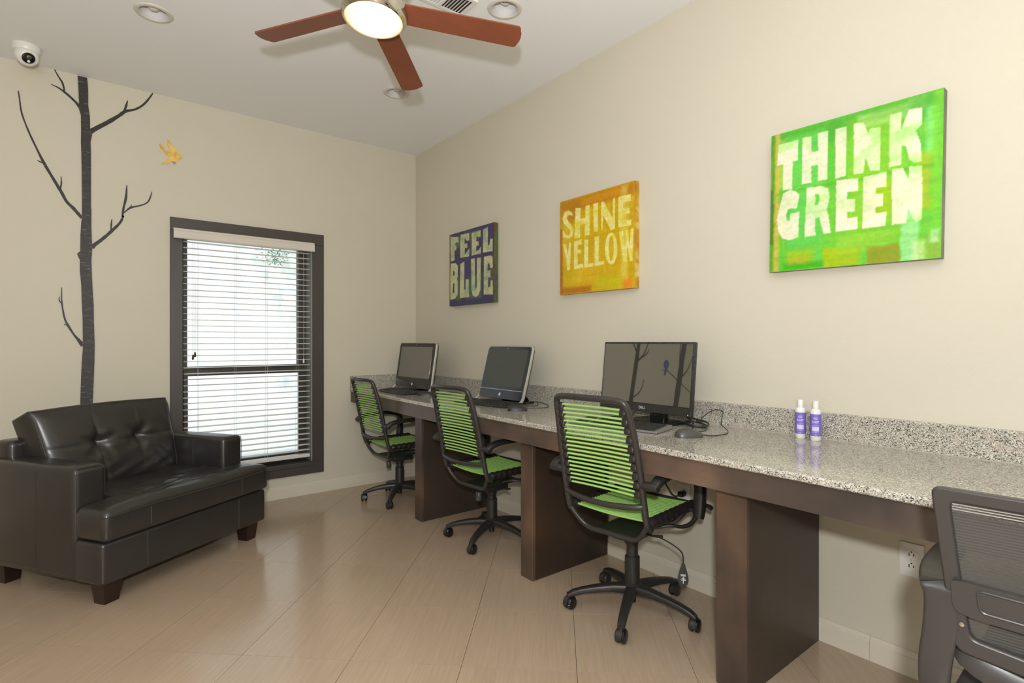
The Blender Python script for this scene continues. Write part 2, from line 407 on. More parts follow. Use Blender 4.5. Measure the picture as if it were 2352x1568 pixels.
for i in range(-14, 16):
    for j in range(-14, 18):
        cn = tdir * (1.89 + TS * (i + .5)) + ndir * (-.068 + TS * (j + .5))
        loc_ = [(sx * hs, sy * hs) for sx, sy in ((-1, -1), (1, -1), (1, 1), (-1, 1))]
        world = [(cn.x + tdir.x * a + ndir.x * b, cn.y + tdir.y * a + ndir.y * b) for a, b in loc_]
        p = clip(clip(clip(clip(world, 1, 0, WX), -1, 0, -X0), 0, 1, WY), 0, -1, -Y0)
        if len(p) < 3: continue
        depth = cn.dot(fwd); lat = cn.dot(rgt); vis = depth > .9 and abs(lat) < depth * 1.0 + .45
        if not vis:
            n = len(p); rest.prism(p, 'z', -.003, 0); continue
        cut = any((Vector(a) - Vector(b)).length > 1e-6 for a, b in zip(p, world)) or len(p) != 4
        if cut:
            q = [((Vector(a) - cn).dot(tdir), (Vector(a) - cn).dot(ndir)) for a in p]; o = G().prism(q, 'z', -.003, 0).build('tile', m_tile, fl)
        elif full is None:
            o = full = G().prism(loc_, 'z', -.003, 0).build('tile', m_tile, fl)
        else:
            o = full.copy(); COL.objects.link(o)
        o.location = (cn.x, cn.y, 0); o.rotation_euler = (0, 0, TA)
o = rest.build('tile_field', m_tile, fl); o['kind'] = 'stuff'

# window: casing boards, jambs, two sashes, glass
win = struct(G().box((WO[0], WY + .115, WO[2]), (WO[0] + .03, WY + .16, WO[3])).box((WO[1] - .03, WY + .115, WO[2]), (WO[1], WY + .16, WO[3]))
             .box((WO[0] + .03, WY + .115, WO[3] - .012), (WO[1] - .03, WY + .16, WO[3])).box((WO[0] + .03, WY + .115, WO[2]), (WO[1] - .03, WY + .16, WO[2] + .03)).build('window_1', m_frame))
for nm, lo, hi in (('casing_board', (.437, WY - .018, 1.880), (1.437, WY, 1.963)), ('casing_board', (.437, WY - .018, .155), (1.437, WY, .238)),
                   ('casing_board', (.437, WY - .018, .238), (.508, WY, 1.880)), ('casing_board', (1.354, WY - .018, .238), (1.437, WY, 1.880))):
    G().rbox(lo, hi, .002, 1).build(nm, m_frame, win)
jm = plastic('grey_jamb', (150, 150, 142), .35)  # for the right jamb, a paler grey than the other jambs
G().box((WO[0], WY, WO[2]), (WO[0] + .008, WY + .115, WO[3])).build('jamb', m_frame, win)
G().box((WO[1] - .008, WY, WO[2]), (WO[1], WY + .115, WO[3])).build('jamb', jm, win)['label'] = 'pale grey jamb of the window recess'
G().box((WO[0] + .008, WY, WO[3] - .008), (WO[1] - .008, WY + .115, WO[3])).build('jamb', m_frame, win)
G().rbox((WO[0] - .0, WY - .028, WO[2] - .02), (WO[1], WY + .115, WO[2] + .012), .004).build('sill', m_frame, win)
def sash(z0, z1, y, nm, tt=.042):
    a, b = WO[0] + .03, WO[1] - .03; t = .042; g = G()
    g.box((a, y, z0), (a + t - .02, y + .03, z1)); g.box((b - t, y, z0), (b, y + .03, z1)); g.box((a + t - .02, y, z1 - tt), (b - t, y + .03, z1)); g.box((a + t - .02, y, z0), (b - t, y + .03, z0 + t))
    s_ = g.build(nm, m_frame, win); G().box((a + t - .02, y + .013, z0 + t), (b - t, y + .017, z1 - tt)).build('pane', m_glass, s_)
sash(.935, 1.884, WY + .1285, 'sash', .016); sash(.265, .955, WY + .098, 'sash')
# blind in the recess: valance, slats, bottom rail, cords
bl = thing('window_blind', 'white horizontal slatted blind hanging in the dark-framed window', 'blind', (.93, WY + .04, .25))
def L(x, y, z): return (x - .93, y - WY - .04, z - .25)
prof = [(-.062, 1.822), (-.066, 1.830), (-.066, 1.868), (-.060, 1.874), (-.060, 1.884), (-.054, 1.888), (-.018, 1.888), (-.018, 1.882), (-.046, 1.882), (-.050, 1.822)]
g = G(); g.prism([(p - .04 , q - .25) for p, q in prof], 'x', .452 - .93, 1.352 - .93); g.build('valance', m_val, bl)
G().box(L(.515, WY + .012, 1.835), L(1.345, WY + .068, 1.876)).build('headrail', m_slat, bl)
sg = G(); n = 6; hw = .0235; cam_ = [(-hw + 2 * hw * i / n, .0022 * (1 - (2 * i / n - 1) ** 2)) for i in range(n + 1)]
sg.prism(cam_ + [(x, z - .0030) for x, z in cam_[::-1]], 'x', -.414, .414)
slat0 = None
for i in range(38):
    z = 1.819 - .0402 * i
    if slat0 is None: slat0 = o = sg.build('slat', m_slat, bl)
    else: o = slat0.copy(); COL.objects.link(o)
    dx = random.uniform(-.002, .002); o.location = (dx, 0, z - .25); o.rotation_euler = (R(random.uniform(-1.2, 1.2) + 1.0), R(random.uniform(-.12, .12)), 0)
G().rbox(L(.516, WY + .014, .275), L(1.344, WY + .066, .300), .005).build('bottom_rail', m_slat, bl)
for x in (.604, .832, 1.039, 1.257):
    for dy in (-.026, .026):
        G().tube([L(x + random.uniform(-.002, .002), WY + .04 + dy, 1.83), L(x, WY + .04 + dy, 1.2), L(x + random.uniform(-.004, .004), WY + .04 + dy, .29)], .0009, 5, cap=False).build('ladder_cord', m_string, bl)
for x, zt, mt_ in ((.568, 1.060, m_tassel), (.580, 1.078, m_tassel), (1.292, 1.02, m_white)):
    c_ = G().tube([L(x, WY + .006, 1.82), L(x + .002, WY + .005, 1.4), L(x + .001, WY + .005, zt)], .0012, 5, cap=False).build('pull_cord', m_string, bl)
    G().lathe([(0, .0), (.006, .003), (.0075, .014), (.005, .030), (.003, .036), (0, .037)], 12, L(x + .001, WY + .005, zt - .034)).build('tassel', mt_, c_, True)

# outdoors beyond the glass
struct(G().box((-8, WY + .3, -.3), (9, 16, -.2)).build('ground', m_pave))
tag(G().box((-6, 10.5, -.2), (8, 10.7, 2.9)).box((-6, 10.46, 2.9), (8, 10.74, 2.98)).build('garden_wall', m_stucco), 'pale stucco wall outdoors, seen faintly behind the blind', 'wall')
rnd = random.Random(3); g = G()
tr_ = thing('tree', 'leafy green tree outdoors, seen through the top of the window', 'tree', (2.9, 8.6, -.2))
for i in range(1500):
    a = Vector((rnd.gauss(0, .75), rnd.gauss(0, .7), 4.6 + rnd.gauss(0, .55))); u = Vector((rnd.uniform(-1, 1), rnd.uniform(-1, 1), rnd.uniform(-1, 1))).normalized(); w_ = u.orthogonal().normalized()
    s_ = .05; g.add([a - u * s_, a - w_ * s_ * .5, a + u * s_, a + w_ * s_ * .5], [(0, 1, 2, 3)])
o = g.build('foliage', m_leaf, tr_); o['kind'] = 'stuff'
G().tube([(0, 0, 0), (.05, 0, 2), (0, .05, 4.4)], [.12, .09, .05], 8).build('trunk', m_bark, tr_, True)
g = G()
for i in range(170):
    a = Vector((-.63 + rnd.gauss(0, .10), rnd.gauss(0, .06), 2.66 + rnd.gauss(0, .05) - .05 * (i % 3))); u = Vector((rnd.uniform(-1, 1), rnd.uniform(-1, 1), rnd.uniform(-1, 1))).normalized(); w_ = u.orthogonal().normalized()
    s_ = .022; g.add([a - u * s_, a - w_ * s_ * .5, a + u * s_, a + w_ * s_ * .5], [(0, 1, 2, 3)])
o = g.build('low_foliage', m_leafd, tr_); o['kind'] = 'stuff'
G().tube([(0, .04, 3.6), (-.3, .02, 3.1), (-.62, 0, 2.68)], [.03, .02, .006], 6).build('branch', m_bark, tr_, True)

# ================================================================== DESK
xf = lambda y: 1.572 + .019 * (y - .38)          # worktop front edge
YN = -1.4                                         # the desk runs on past the camera
ct = thing('granite_worktop', 'long speckled grey granite worktop with raised upstand along the wall', 'worktop', (1.9, 1.4, .755))
Lc = lambda x, y, z: (x - 1.9, y - 1.4, z - .755)
g = G(); pf = [(xf(YN), YN), (2.213, YN), (2.213, WY - .02), (xf(WY), WY - .02)]
vs = []
for z, ins in ((.755, .003), (.758, 0), (.772, 0), (.777, .005)):
    vs += [Lc(x + (ins if i in (0, 3) else 0), y, z) for i, (x, y) in enumerate(pf)]
fs = [(3, 2, 1, 0), (12, 13, 14, 15)] + [(4 * k + i, 4 * k + (i + 1) % 4, 4 * k + 4 + (i + 1) % 4, 4 * k + 4 + i) for k in range(3) for i in range(4)]
g.add(vs, fs); g.build('slab', m_granite, ct)
g = G(); g.rbox(Lc(2.213, YN, .756), Lc(2.2325, WY - .0205, .878), .003, 1); g.build('upstand', m_granite, ct)
g = G(); g.rbox(Lc(1.648, WY - .0205, .756), Lc(2.2325, WY - .0005, .878), .003, 1); g.build('upstand', m_granite, ct)
G().tube([Lc(2.211, YN, .778), Lc(2.211, WY - .03, .778)], .0022, 6).build('sealant_bead', M('grey_sealant', (170, 162, 148), .5).m, ct)
db = thing('wooden_desk_base', 'dark stained wooden desk base with thick slab legs below the granite', 'desk', (1.75, 1.4, 0))
Ld = lambda x, y, z: (x - 1.75, y - 1.4, z)
g = G(); a0, a1 = .012, .034
pf = [(xf(YN) + a0, YN), (xf(YN) + a1, YN), (xf(WY) + a1, WY - .001), (xf(WY) + a0, WY - .001)]
g.add([Ld(x, y, .672) for x, y in pf] + [Ld(x, y, .7545) for x, y in pf], [(3, 2, 1, 0), (4, 5, 6, 7), (0, 1, 5, 4), (1, 2, 6, 5), (2, 3, 7, 6), (3, 0, 4, 7)])
g.build('apron', m_apron, db)
for (y0, y1, ms) in ((3.05, 3.136, m_side), (1.963, 2.052, m_sideb), (.893, 1.000, m_side), (-.30, -.20, m_side)):
    xs = 1.682 if y0 > 1 else 1.672
    G().box(Ld(xs + .019, y0 + .001, 0), Ld(2.216, y1 - .001, .7545)).build('support_panel', ms, db)
    G().rbox(Ld(xs, y0, 0), Ld(xs + .019, y1, .7545), .0015, 1).build('front_board', m_front, db)

# ================================================================== CANVASES
def vnoise(U, V, fx, fy, seed, oct=3):
    rg = np.random.RandomState(seed); out = np.zeros_like(U); amp = 1.; tot = 0
    for k in range(oct):
        a, b = int(fx * 2 ** k) + 2, int(fy * 2 ** k) + 2; gr = rg.rand(a + 1, b + 1)
        x, y = U * (a - 1), V * (b - 1); i, j = np.floor(x).astype(int), np.floor(y).astype(int); tx, ty = x - i, y - j
        i = np.clip(i, 0, a - 1); j = np.clip(j, 0, b - 1); tx = tx * tx * (3 - 2 * tx); ty = ty * ty * (3 - 2 * ty)
        out += amp * (gr[i, j] * (1 - tx) * (1 - ty) + gr[i + 1, j] * tx * (1 - ty) + gr[i, j + 1] * (1 - tx) * ty + gr[i + 1, j + 1] * tx * ty); tot += amp; amp *= .55
    return out / tot
def inside(U, V, loops):
    m = np.zeros(U.shape, bool)
    for lp in loops:
        n = len(lp)
        for i in range(n):
            (x1, y1), (x2, y2) = lp[i], lp[(i + 1) % n]
            if y1 == y2: continue
            c = ((y1 > V) != (y2 > V)) & (U < (x2 - x1) * (V - y1) / (y2 - y1) + x1); m ^= c
    return m
def paint(N, base, patches, letters, lc, lc2, seed, wear=.42):
    u = np.linspace(0, 1, N); U, V = np.meshgrid(u, u, indexing='ij')
    du = (vnoise(U, V, 22, 22, seed + 9) - .5) * .018; dv = (vnoise(U, V, 22, 22, seed + 10) - .5) * .018
    n1 = vnoise(U, V, 6, 6, seed); n2 = vnoise(U, V, 3, 40, seed + 1); n3 = vnoise(U, V, 40, 4, seed + 2); n4 = vnoise(U, V, 60, 60, seed + 3, 2)
    colr = np.zeros((N, N, 3)); b = [np.array(c, float) for c in base]
    t = np.clip((n1 - .3) / .4, 0, 1)[..., None]; colr[:] = b[0] * (1 - t) + b[1] * t
    t = np.clip((n3 - .55) * 4, 0, 1)[..., None] * .5; colr = colr * (1 - t) + b[2] * t
    for (u0, v0, u1, v1, s, c, a) in patches:
        sd = np.minimum(np.minimum(U + du - u0, u1 - U - du), np.minimum(V + dv - v0, v1 - V - dv))
        t = np.clip(sd / s + .5, 0, 1) * a * np.clip(.55 + n2 * .9, 0, 1); colr = colr * (1 - t[..., None]) + np.array(c, float) * t[..., None]
    mk = np.zeros((N, N))
    for loops in letters: mk = np.maximum(mk, inside(U + du * .2, V + dv * .2, loops).astype(float))
    mk = np.pad(mk, 1, mode='edge'); mk = (mk[1:-1, 1:-1] * 2 + mk[:-2, 1:-1] + mk[2:, 1:-1] + mk[1:-1, :-2] + mk[1:-1, 2:]) / 6
    t = np.clip((vnoise(U, V, 7, 9, seed + 5) - wear) * 3.4, 0, 1)[..., None]; lcol = np.array(lc2, float) * t + np.array(lc, float) * (1 - t)
    al = (mk * np.clip(1.12 - .35 * vnoise(U, V, 9, 9, seed + 6), .45, 1))[..., None]
    colr = colr * (1 - al) + lcol * al
    colr *= (1 + (n4 - .5) * .10)[..., None] * (1 + (n2 - .5) * .08)[..., None]
    c = np.clip(colr, 0, 255) / 255.; return np.where(c <= .04045, c / 12.92, ((c + .055) / 1.055) ** 2.4)
k = M('painted_canvas', (200, 200, 200), .42, spec=.4); at = k.node('ShaderNodeAttribute', attribute_name='paint'); k.col(at.outputs['Color'])
k.bump(k.noise(k.co((1, 1, 4)), 60, 4), .15, .001); m_canvas = k.m
def canvas(label, yR, yL, z0, z1, cols, edge, N=250, tilt=0):
    """yL is the left edge as seen from the room (greater y)"""
    t = thing('canvas_print', label, 'picture', (WX - .002, (yR + yL) / 2, (z0 + z1) / 2)); W_, H_ = yL - yR, z1 - z0; th = .036
    t.rotation_euler = (tilt, 0, 0)
    me = bpy.data.meshes.new('front'); u = np.linspace(0, 1, N); U, V = np.meshgrid(u, u, indexing='ij')
    co = np.stack([np.full(U.shape, -th), W_ / 2 - U * W_, -H_ / 2 + V * H_], -1).reshape(-1, 3)
    i, j = np.meshgrid(np.arange(N - 1), np.arange(N - 1), indexing='ij'); a = (i * N + j).ravel(); f = np.stack([a, a + N, a + N + 1, a + 1], -1)
    me.from_pydata(co.tolist(), [], f.tolist()); at_ = me.color_attributes.new('paint', 'FLOAT_COLOR', 'POINT')
    at_.data.foreach_set('color', np.concatenate([cols.reshape(-1, 3), np.ones((N * N, 1))], 1).ravel().astype(np.float32))
    me.materials.append(m_canvas); me.update(); o = bpy.data.objects.new('painted_front', me); COL.objects.link(o); o.parent = t
    # wrapped sides carry the paint of the front's edge
    M_ = 60; g = G(); e = M('canvas_edge_' + str(int(yR * 100)), edge[0], .5); vv = e.co(); e.col(e.ramp(e.noise(vv, 9, 3, .6), [(.35, edge[0]), (.5, edge[1]), (.62, edge[2])]))
    g.box((-th + .0004, -W_ / 2, -H_ / 2), (0, W_ / 2, H_ / 2)); g.build('wrapped_edge', e.m, t); return t
GREEN_LETTERS =  [[[(0.051, 0.921), (0.188, 0.923), (0.184, 0.777), (0.152, 0.777), (0.15, 0.582), (0.085, 0.585), (0.087, 0.774), (0.043, 0.773)]], [[(0.216, 0.927), (0.273, 0.92), (0.276, 0.812), (0.317, 0.808), (0.315, 0.93), (0.379, 0.93), (0.381, 0.598), (0.321, 0.6), (0.319, 0.713), (0.277, 0.714), (0.278, 0.598), (0.214, 0.602)]], [[(0.425, 0.925), (0.493, 0.924), (0.492, 0.596), (0.427, 0.593)]], [[(0.533, 0.932), (0.59, 0.919), (0.619, 0.837), (0.624, 0.872), (0.684, 0.863), (0.685, 0.589), (0.633, 0.598), (0.602, 0.688), (0.594, 0.595), (0.537, 0.595)]], [[(0.731, 0.925), (0.795, 0.921), (0.791, 0.808), (0.832, 0.926), (0.9, 0.916), (0.896, 0.813), (0.867, 0.783), (0.891, 0.714), (0.9, 0.592), (0.865, 0.591), (0.838, 0.619), (0.82, 0.702), (0.797, 0.716), (0.799, 0.597), (0.735, 0.596)]], [[(0.202, 0.532), (0.171, 0.563), (0.135, 0.579), (0.09, 0.563), (0.064, 0.47), (0.047, 0.379), (0.058, 0.292), (0.087, 0.237), (0.137, 0.217), (0.197, 0.232), (0.202, 0.411), (0.141, 0.408), (0.137, 0.357), (0.118, 0.363), (0.111, 0.406), (0.124, 0.441), (0.152, 0.445), (0.186, 0.439)]], [[(0.249, 0.568), (0.337, 0.565), (0.386, 0.536), (0.396, 0.473), (0.381, 0.397), (0.39, 0.361), (0.407, 0.232), (0.36, 0.229), (0.333, 0.352), (0.308, 0.347), (0.309, 0.23), (0.238, 0.227)], [(0.305, 0.512), (0.326, 0.513), (0.335, 0.476), (0.323, 0.438), (0.305, 0.437)]], [[(0.433, 0.579), (0.562, 0.568), (0.562, 0.484), (0.501, 0.488), (0.502, 0.441), (0.546, 0.437), (0.547, 0.352), (0.504, 0.355), (0.505, 0.317), (0.563, 0.316), (0.563, 0.236), (0.436, 0.236)]], [[(0.593, 0.57), (0.722, 0.57), (0.72, 0.478), (0.664, 0.482), (0.663, 0.444), (0.705, 0.44), (0.705, 0.359), (0.663, 0.358), (0.664, 0.321), (0.724, 0.319), (0.722, 0.23), (0.592, 0.232)]], [[(0.749, 0.58), (0.806, 0.575), (0.834, 0.502), (0.839, 0.575), (0.902, 0.569), (0.906, 0.242), (0.873, 0.23), (0.835, 0.321), (0.827, 0.231), (0.755, 0.233)]]]
YELLOW_LETTERS =  [[[(0.193, 0.817), (0.181, 0.853), (0.133, 0.886), (0.07, 0.879), (0.035, 0.813), (0.056, 0.758), (0.106, 0.715), (0.148, 0.673), (0.154, 0.639), (0.123, 0.618), (0.086, 0.633), (0.049, 0.69), (0.029, 0.676), (0.048, 0.613), (0.135, 0.586), (0.19, 0.607), (0.2, 0.673), (0.167, 0.729), (0.125, 0.771), (0.101, 0.809), (0.113, 0.837), (0.15, 0.834)]], [[(0.23, 0.889), (0.307, 0.882), (0.3, 0.764), (0.37, 0.763), (0.376, 0.888), (0.433, 0.884), (0.429, 0.581), (0.362, 0.583), (0.366, 0.702), (0.299, 0.706), (0.298, 0.573), (0.214, 0.578)]], [[(0.478, 0.887), (0.546, 0.884), (0.543, 0.598), (0.487, 0.601)]], [[(0.587, 0.88), (0.62, 0.881), (0.735, 0.698), (0.74, 0.889), (0.765, 0.884), (0.765, 0.592), (0.714, 0.577), (0.614, 0.744), (0.608, 0.603), (0.586, 0.599)]], [[(0.806, 0.886), (0.961, 0.882), (0.959, 0.819), (0.866, 0.82), (0.866, 0.76), (0.944, 0.755), (0.942, 0.703), (0.866, 0.711), (0.866, 0.65), (0.964, 0.64), (0.962, 0.587), (0.804, 0.596)]], [[(0.044, 0.536), (0.084, 0.537), (0.12, 0.422), (0.134, 0.541), (0.166, 0.541), (0.149, 0.255), (0.103, 0.255), (0.095, 0.373)]], [[(0.208, 0.547), (0.321, 0.551), (0.319, 0.503), (0.268, 0.498), (0.265, 0.453), (0.309, 0.453), (0.307, 0.409), (0.264, 0.409), (0.263, 0.301), (0.346, 0.301), (0.342, 0.254), (0.207, 0.257)]], [[(0.356, 0.539), (0.414, 0.54), (0.412, 0.292), (0.486, 0.291), (0.48, 0.255), (0.357, 0.255)]], [[(0.498, 0.553), (0.556, 0.552), (0.555, 0.295), (0.629, 0.297), (0.623, 0.258), (0.499, 0.256)]], [[(0.795, 0.393), (0.792, 0.348), (0.782, 0.307), (0.766, 0.275), (0.745, 0.254), (0.722, 0.246), (0.699, 0.253), (0.677, 0.273), (0.658, 0.305), (0.644, 0.346), (0.637, 0.392), (0.637, 0.439), (0.645, 0.484), (0.658, 0.52), (0.677, 0.547), (0.699, 0.56), (0.723, 0.56), (0.746, 0.545), (0.766, 0.519), (0.782, 0.483), (0.792, 0.439)], [(0.748, 0.4), (0.746, 0.356), (0.74, 0.319), (0.731, 0.293), (0.719, 0.282), (0.708, 0.288), (0.698, 0.309), (0.69, 0.344), (0.686, 0.386), (0.686, 0.431), (0.69, 0.473), (0.698, 0.504), (0.708, 0.523), (0.72, 0.525), (0.731, 0.511), (0.74, 0.483), (0.746, 0.444)]], [[(0.814, 0.551), (0.864, 0.552), (0.888, 0.395), (0.9, 0.553), (0.923, 0.554), (0.94, 0.403), (0.956, 0.555), (0.985, 0.556), (0.977, 0.255), (0.944, 0.254), (0.918, 0.406), (0.903, 0.255), (0.867, 0.255)]]]
BLUE_LETTERS =  [[[(0.024, 0.97), (0.225, 0.939), (0.22, 0.863), (0.16, 0.876), (0.135, 0.84), (0.175, 0.817), (0.171, 0.766), (0.129, 0.763), (0.126, 0.632), (0.032, 0.625), (0.027, 0.767)]], [[(0.265, 0.963), (0.471, 0.952), (0.47, 0.852), (0.409, 0.859), (0.367, 0.905), (0.363, 0.825), (0.427, 0.818), (0.426, 0.759), (0.37, 0.765), (0.373, 0.679), (0.476, 0.746), (0.474, 0.641), (0.264, 0.646)]], [[(0.53, 0.942), (0.724, 0.944), (0.728, 0.862), (0.667, 0.867), (0.639, 0.896), (0.628, 0.816), (0.681, 0.814), (0.68, 0.755), (0.63, 0.758), (0.629, 0.688), (0.687, 0.697), (0.73, 0.74), (0.726, 0.643), (0.523, 0.645)]], [[(0.773, 0.948), (0.876, 0.962), (0.875, 0.72), (0.909, 0.731), (0.923, 0.805), (0.976, 0.797), (0.973, 0.643), (0.771, 0.647)]], [[(0.031, 0.598), (0.154, 0.589), (0.209, 0.543), (0.206, 0.394), (0.182, 0.37), (0.205, 0.324), (0.201, 0.147), (0.135, 0.093), (0.019, 0.09), (0.017, 0.367)], [(0.092, 0.485), (0.126, 0.477), (0.121, 0.42), (0.085, 0.419)], [(0.088, 0.316), (0.122, 0.309), (0.116, 0.179), (0.085, 0.181)]], [[(0.265, 0.563), (0.359, 0.587), (0.356, 0.206), (0.384, 0.204), (0.394, 0.338), (0.463, 0.336), (0.467, 0.099), (0.254, 0.099)]], [[(0.511, 0.603), (0.6, 0.601), (0.603, 0.205), (0.64, 0.211), (0.643, 0.599), (0.729, 0.593), (0.719, 0.18), (0.675, 0.107), (0.609, 0.09), (0.55, 0.115), (0.521, 0.194)]], [[(0.792, 0.594), (0.936, 0.592), (0.976, 0.563), (0.976, 0.435), (0.929, 0.432), (0.902, 0.499), (0.875, 0.494), (0.874, 0.409), (0.929, 0.408), (0.929, 0.319), (0.881, 0.319), (0.88, 0.196), (0.928, 0.197), (0.935, 0.278), (0.976, 0.274), (0.976, 0.095), (0.789, 0.108)]]]
gp = [(0, .84, 1, 1, .06, (74, 168, 44), .8), (.12, .0, .36, .95, .05, (104, 212, 88), .75), (.36, 0, .62, .5, .08, (118, 205, 60), .6), (.5, .1, .8, .95, .08, (150, 208, 40), .6),
      (.36, .0, .58, .13, .02, (176, 196, 10), .9), (.45, .1, .75, .2, .05, (150, 210, 60), .8), (.62, .0, .80, .11, .02, (152, 150, 26), .9), (.80, .0, .89, .34, .015, (162, 232, 160), .85), (.86, 0, .93, .12, .03, (226, 232, 170), .6),
      (.0, 0, .03, 1, .02, (96, 150, 30), .8), (.028, 0, .065, 1, .02, (226, 186, 84), .85), (.06, .6, .11, .95, .03, (214, 214, 120), .5), (.0, .2, .02, .6, .02, (84, 96, 30), .7), (.12, .02, .30, .14, .05, (172, 196, 20), .8), (.10, 0, .36, .05, .03, (64, 178, 16), .9), (.14, .05, .26, .09, .04, (200, 180, 40), .6),
      (.92, .62, .97, .92, .03, (140, 232, 128), .8), (.88, .3, .95, .64, .04, (176, 192, 30), .8), (.95, 0, 1, 1, .03, (124, 210, 44), .8), (.55, .88, .85, .97, .03, (176, 220, 130), .6), (.82, .9, .92, 1, .03, (120, 190, 80), .6),
      (.04, .55, .96, .57, .02, (90, 176, 20), .6), (.62, .3, .8, .52, .03, (168, 200, 10), .7), (.93, .0, 1, .14, .03, (150, 170, 60), .6), (.95, .1, .99, .17, .02, (190, 235, 190), .7)]
GC = paint(250, [(112, 204, 44), (96, 196, 60), (158, 214, 40)], gp, GREEN_LETTERS, (243, 238, 208), (196, 240, 150), 11, .50) * .86
canvas('large bright green canvas print with cream letters reading THINK GREEN', .507, 1.070, 1.428, 1.982, GC, [(96, 108, 78), (110, 118, 92), (128, 128, 112)], tilt=R(.9))
yp = [(0, .87, 1, 1, .05, (182, 116, 10), .85), (.3, .9, .85, .97, .03, (206, 142, 12), .7), (0, .75, .3, .95, .06, (170, 118, 14), .7), (0, 0, .04, .7, .02, (160, 92, 10), .8), (.04, .3, .12, .9, .05, (206, 178, 60), .6), (0, 0, .45, .07, .04, (170, 98, 8), .8), (.5, .02, .88, .14, .05, (196, 184, 12), .8),
      (.86, .0, .97, .1, .03, (232, 138, 30), .9), (.84, .1, .92, .98, .04, (224, 204, 120), .55), (.2, .1, .5, .3, .1, (222, 176, 24), .6), (.25, .12, .32, .22, .03, (222, 196, 60), .5)]
YC = paint(250, [(204, 170, 8), (198, 162, 6), (214, 190, 32)], yp, YELLOW_LETTERS, (232, 220, 138), (220, 206, 66), 23, .52)
canvas('golden yellow canvas print with pale letters reading SHINE YELLOW', 1.765, 2.313, 1.424, 1.970, YC, [(170, 112, 14), (196, 148, 30), (214, 196, 120)])
bp = [(0, .0, .03, 1, .02, (120, 124, 40), .7), (.0, .8, .3, .93, .05, (110, 140, 100), .6), (.5, .86, .72, .96, .04, (104, 132, 62), .8), (.7, .86, 1, 1, .05, (70, 56, 104), .8), (.15, .0, .3, .4, .05, (90, 120, 66), .7), (.38, 0, .75, .38, .07, (94, 110, 100), .7), (.0, .0, 1, .07, .03, (56, 54, 92), .9), (.9, .1, 1, .6, .05, (120, 100, 60), .6), (.3, .35, .5, .7, .06, (72, 62, 104), .8)]
BC = paint(250, [(66, 56, 96), (58, 54, 90), (84, 86, 108)], bp, BLUE_LETTERS, (198, 198, 152), (150, 176, 130), 37, .5)
canvas('small dark blue canvas print with pale green letters reading FEEL BLUE', 2.968, 3.541, 1.420, 1.966, BC, [(92, 66, 50), (78, 96, 46), (70, 60, 78)])

# ================================================================== WALL TREES AND BIRDS
def decal_poly(name, pts, mat, parent=None, th=.004, y=WY):
    """thin cut-out standing on the window wall; pts in wall x, z"""
    vs, fs = outline_geo([pts]); n = len(vs); g = G()
    g.add([(p.x, y - th, p.y) for p in vs], fs); m = len(pts)
    g.add([(p[0], y - th, p[1]) for p in pts] + [(p[0], y - .0004, p[1]) for p in pts], [(i, (i + 1) % m, m + (i + 1) % m, m + i) for i in range(m)])
    return g.build(name, mat, parent)
BN = [0]
def branch(name, pts, parent, dx=0, mat=m_twig, k=1., sub=4):
    BN[0] += 1
    P_ = [Vector((p[0] + dx, p[1], 0)) for p in pts]; Wd = [p[2] / 2 * k * (.62 if i == 0 else 1) for i, p in enumerate(pts)]
    P_, Wd = spline(P_, sub, False, Wd); n = len(P_); Lf, Rt = [], []; rr = random.Random(len(pts) + int(abs(pts[0][1]) * 100))
    for i in range(n):
        t = (P_[min(i + 1, n - 1)] - P_[max(i - 1, 0)]).normalized(); nn = Vector((-t.y, t.x, 0)); wv = Wd[i] * (1 + rr.uniform(-.12, .12))
        Lf.append(P_[i] + nn * wv); Rt.append(P_[i] - nn * wv)
    g = G(); th = .0020 + .00013 * (BN[0] % 20); y = WY
    vs = [(p.x, y - th, p.y) for p in Lf] + [(p.x, y - th, p.y) for p in Rt] + [(p.x, y - .0004, p.y) for p in Lf] + [(p.x, y - .0004, p.y) for p in Rt]
    fs = []
    for i in range(n - 1): fs += [(i, i + 1, n + i + 1, n + i), (i, 2 * n + i, 2 * n + i + 1, i + 1), (n + i, n + i + 1, 3 * n + i + 1, 3 * n + i)]
    fs += [(0, n, 3 * n, 2 * n), (n - 1, 3 * n - 1, 4 * n - 1, 2 * n - 1)]
    g.add(vs, fs); return g.build(name, mat, parent)
TRUNK = [(-0.032, 2.757), (-0.028, 2.655), (-0.025, 2.539), (-0.017, 2.508), (-0.016, 2.416), (-0.017, 2.349), (-0.015, 2.283), (-0.013, 2.158), (-0.012, 2.034), (-0.012, 1.9), (-0.015, 1.868), (-0.019, 1.791), (-0.02, 1.691), (-0.035, 1.676), (-0.029, 1.656), (-0.022, 1.641), (-0.022, 1.576), (-0.015, 1.484), (-0.013, 1.393), (-0.009, 1.293), (-0.008, 1.147), (-0.008, 1.101), (-0.013, 1.024), (-0.017, 0.909), (-0.02, 0.771), (0.0, 0.1), (0.095, 0.1), (0.039, 0.775), (0.044, 0.906), (0.048, 1.038), (0.049, 1.131), (0.045, 1.271), (0.044, 1.372), (0.039, 1.457), (0.036, 1.53), (0.033, 1.642), (0.037, 1.705), (0.033, 1.852), (0.033, 1.952), (0.031, 1.957), (0.031, 2.083), (0.031, 2.209), (0.031, 2.293), (0.029, 2.36), (0.037, 2.404), (0.027, 2.435), (0.026, 2.511), (0.018, 2.576), (0.018, 2.668), (0.013, 2.758)]
